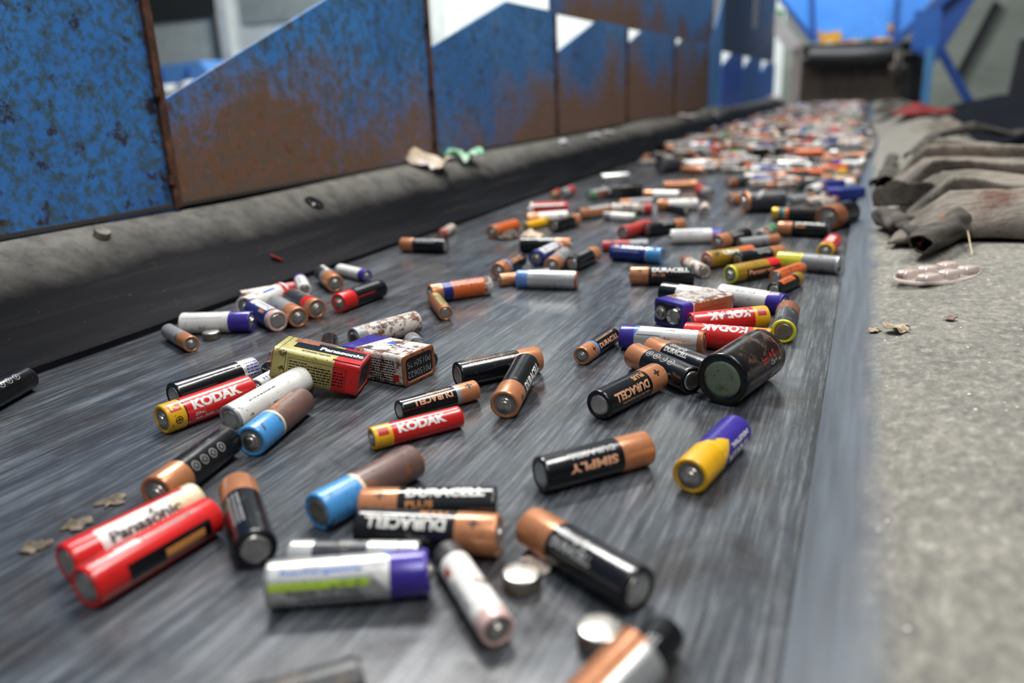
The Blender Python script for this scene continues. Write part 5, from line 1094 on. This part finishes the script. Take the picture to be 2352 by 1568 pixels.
# conveyor frame under the belt
bm = bmesh.new(); box(bm, -.64, .20, -.3, 5.3, -.16, -.05); tag(obj('conveyor_bed', bm, None, HD), 'blue steel side channel bed under the belt', 'conveyor')
bm = bmesh.new(); box(bm, -.50, .05, -.3, 5.4, -.05, -.012); tag(obj('slider_bed', bm, None, BOLTM), 'steel slider bed directly under the rubber belt', 'frame')
# ------------------------------------------------------------------ the hall
YW = 7.5
def struct(name, bm, mat): o = obj(name, bm, None, mat); o['kind'] = 'structure'; return o
wallm = plain('white_wall', 'dfe6e2', .8)
xa = atY(1800, 100, YW).x
bm = bmesh.new(); box(bm, -9, xa, YW, YW+.1, -.9, 4.2); struct('wall_back', bm, wallm)
tw = NT('concrete_wall'); nw = tw.noise(tw.coord((1, 1, 2.5)), 2.2, 5, .6); rw = tw.ramp(nw, 0, [(.3, hexc('6a7068')), (.7, hexc('848a80'))]); tw.link(rw, 0, tw.b, 'Base Color'); tw.b.inputs['Roughness'].default_value = .85
bm = bmesh.new(); box(bm, xa, 6, YW, YW+.1, -.9, 4.2); struct('wall_right', bm, tw.m)
bm = bmesh.new(); box(bm, -9, 6, -2.5, YW+.1, -1.0, -.9); tf = NT('hall_floor'); nf_ = tf.noise(tf.coord(), 1.2, 4); rf_ = tf.ramp(nf_, 0, [(.3, hexc('3a3c3c')), (.7, hexc('5c5e5c'))]); tf.link(rf_, 0, tf.b, 'Base Color'); tf.b.inputs['Roughness'].default_value = .7; struct('floor', bm, tf.m)
# grey upper band on the wall, column
c0, c1 = atY(545, -60, YW), atY(760, 38, YW)
bm = bmesh.new(); box(bm, c0.x, c1.x+.8, YW-.03, YW-.001, c1.z, 4.0); struct('trim_1', bm, plain('grey_band', '9aa6a4', .8))
a, b = atY(518, 100, YW), atY(545, 100, YW); bm = bmesh.new(); box(bm, a.x, b.x, YW-.12, YW-.001, -.9, 4.0); bmesh.ops.bevel(bm, geom=list(bm.edges), offset=.02, segments=2); struct('trim_2', bm, plain('white_column', 'e6ece8', .7))
a, b = atY(1005, 100, YW), atY(1028, 100, YW); bm = bmesh.new(); box(bm, a.x, b.x, YW-.10, YW-.001, -.9, 4.0); struct('trim_3', bm, wallm)
# roller shutter door
a, b = atY(300, 300, YW), atY(508, 38, YW); dr = empty('door_1', (a.x, YW-.05, -.9)); dr['kind'] = 'structure'
bm = bmesh.new(); n = 46; zt = b.z+.9; wx = b.x-a.x; rows = []
for i in range(n*3+1):
    z = zt*i/(n*3); yy = -.012-.02*abs(math.sin(math.pi*i/3)); rows.append((bm.verts.new((0, yy, z)), bm.verts.new((wx, yy, z))))
for i in range(len(rows)-1): bm.faces.new([rows[i][0], rows[i][1], rows[i+1][1], rows[i+1][0]])
fixn(bm); obj('shutter_curtain', bm, dr, plain('shutter_grey', 'd8e0da', .6))
bm = bmesh.new(); box(bm, -.1, wx+.05, -.07, .0, zt, zt+.75); bmesh.ops.bevel(bm, geom=list(bm.edges), offset=.02, segments=3); obj('shutter_housing', bm, dr, plain('housing_black', '2c302e', .6))
bm = bmesh.new(); box(bm, wx-.01, wx+.05, -.10, .0, 0, zt); obj('guide_rail', bm, dr, plain('rail_dark', '4a504e', .6))
# blue container in front of the door
a, b = atY(345, 205, 6.3), atY(462, 138, 6.3); ct = empty('waste_container', (a.x, 6.3, -.9)); tag(ct, 'blue waste container in front of the roller shutter', 'container')
wx, zt = b.x-a.x, b.z+.9; bm = bmesh.new(); prism(bm, [(-.5, .0), (wx, 0), (wx+.10, zt-.16), (wx-.02, zt), (-.5, zt-.04)], 'Y', 0, .8); fixn(bm); obj('container_body', bm, ct, plain('container_blue', '6caaf6', .5))
for k in range(3): bm = bmesh.new(); box(bm, wx-.35*k-.20, wx-.35*k-.17, -.02, .0, 0, zt-.06); obj('rib', bm, ct, plain('container_rib', '2c5ca8', .5))
bm = bmesh.new(); rw_ = random.Random(8); a, b = atY(355, 215, 5.6), atY(440, 195, 5.6); V = []
n = 30
for i in range(n+1):
    V.append([bm.verts.new((a.x-.35+(b.x-a.x+.75)*i/n, 5.6+.4*j/8, -.9 if j in (0, 8) else a.z+.02+(b.z-a.z)*i/n+.05*math.sin(i*.9)*math.sin(j*.4)+rw_.uniform(-.01, .01)-(.25*max(0, i-22)/8)**1)) for j in range(9)])
for i in range(n):
    for j in range(8): bm.faces.new([V[i][j], V[i+1][j], V[i+1][j+1], V[i][j+1]])
bm.faces.new([v for v in V[0]]); bm.faces.new([v for v in V[-1]][::-1]); fixn(bm)
o = obj('white_sack', bm, None, plain('sack_white', 'f0f2ee', .8)); smooth(o.data, 60); tag(o, 'heaped white sack in front of the blue container', 'sack')
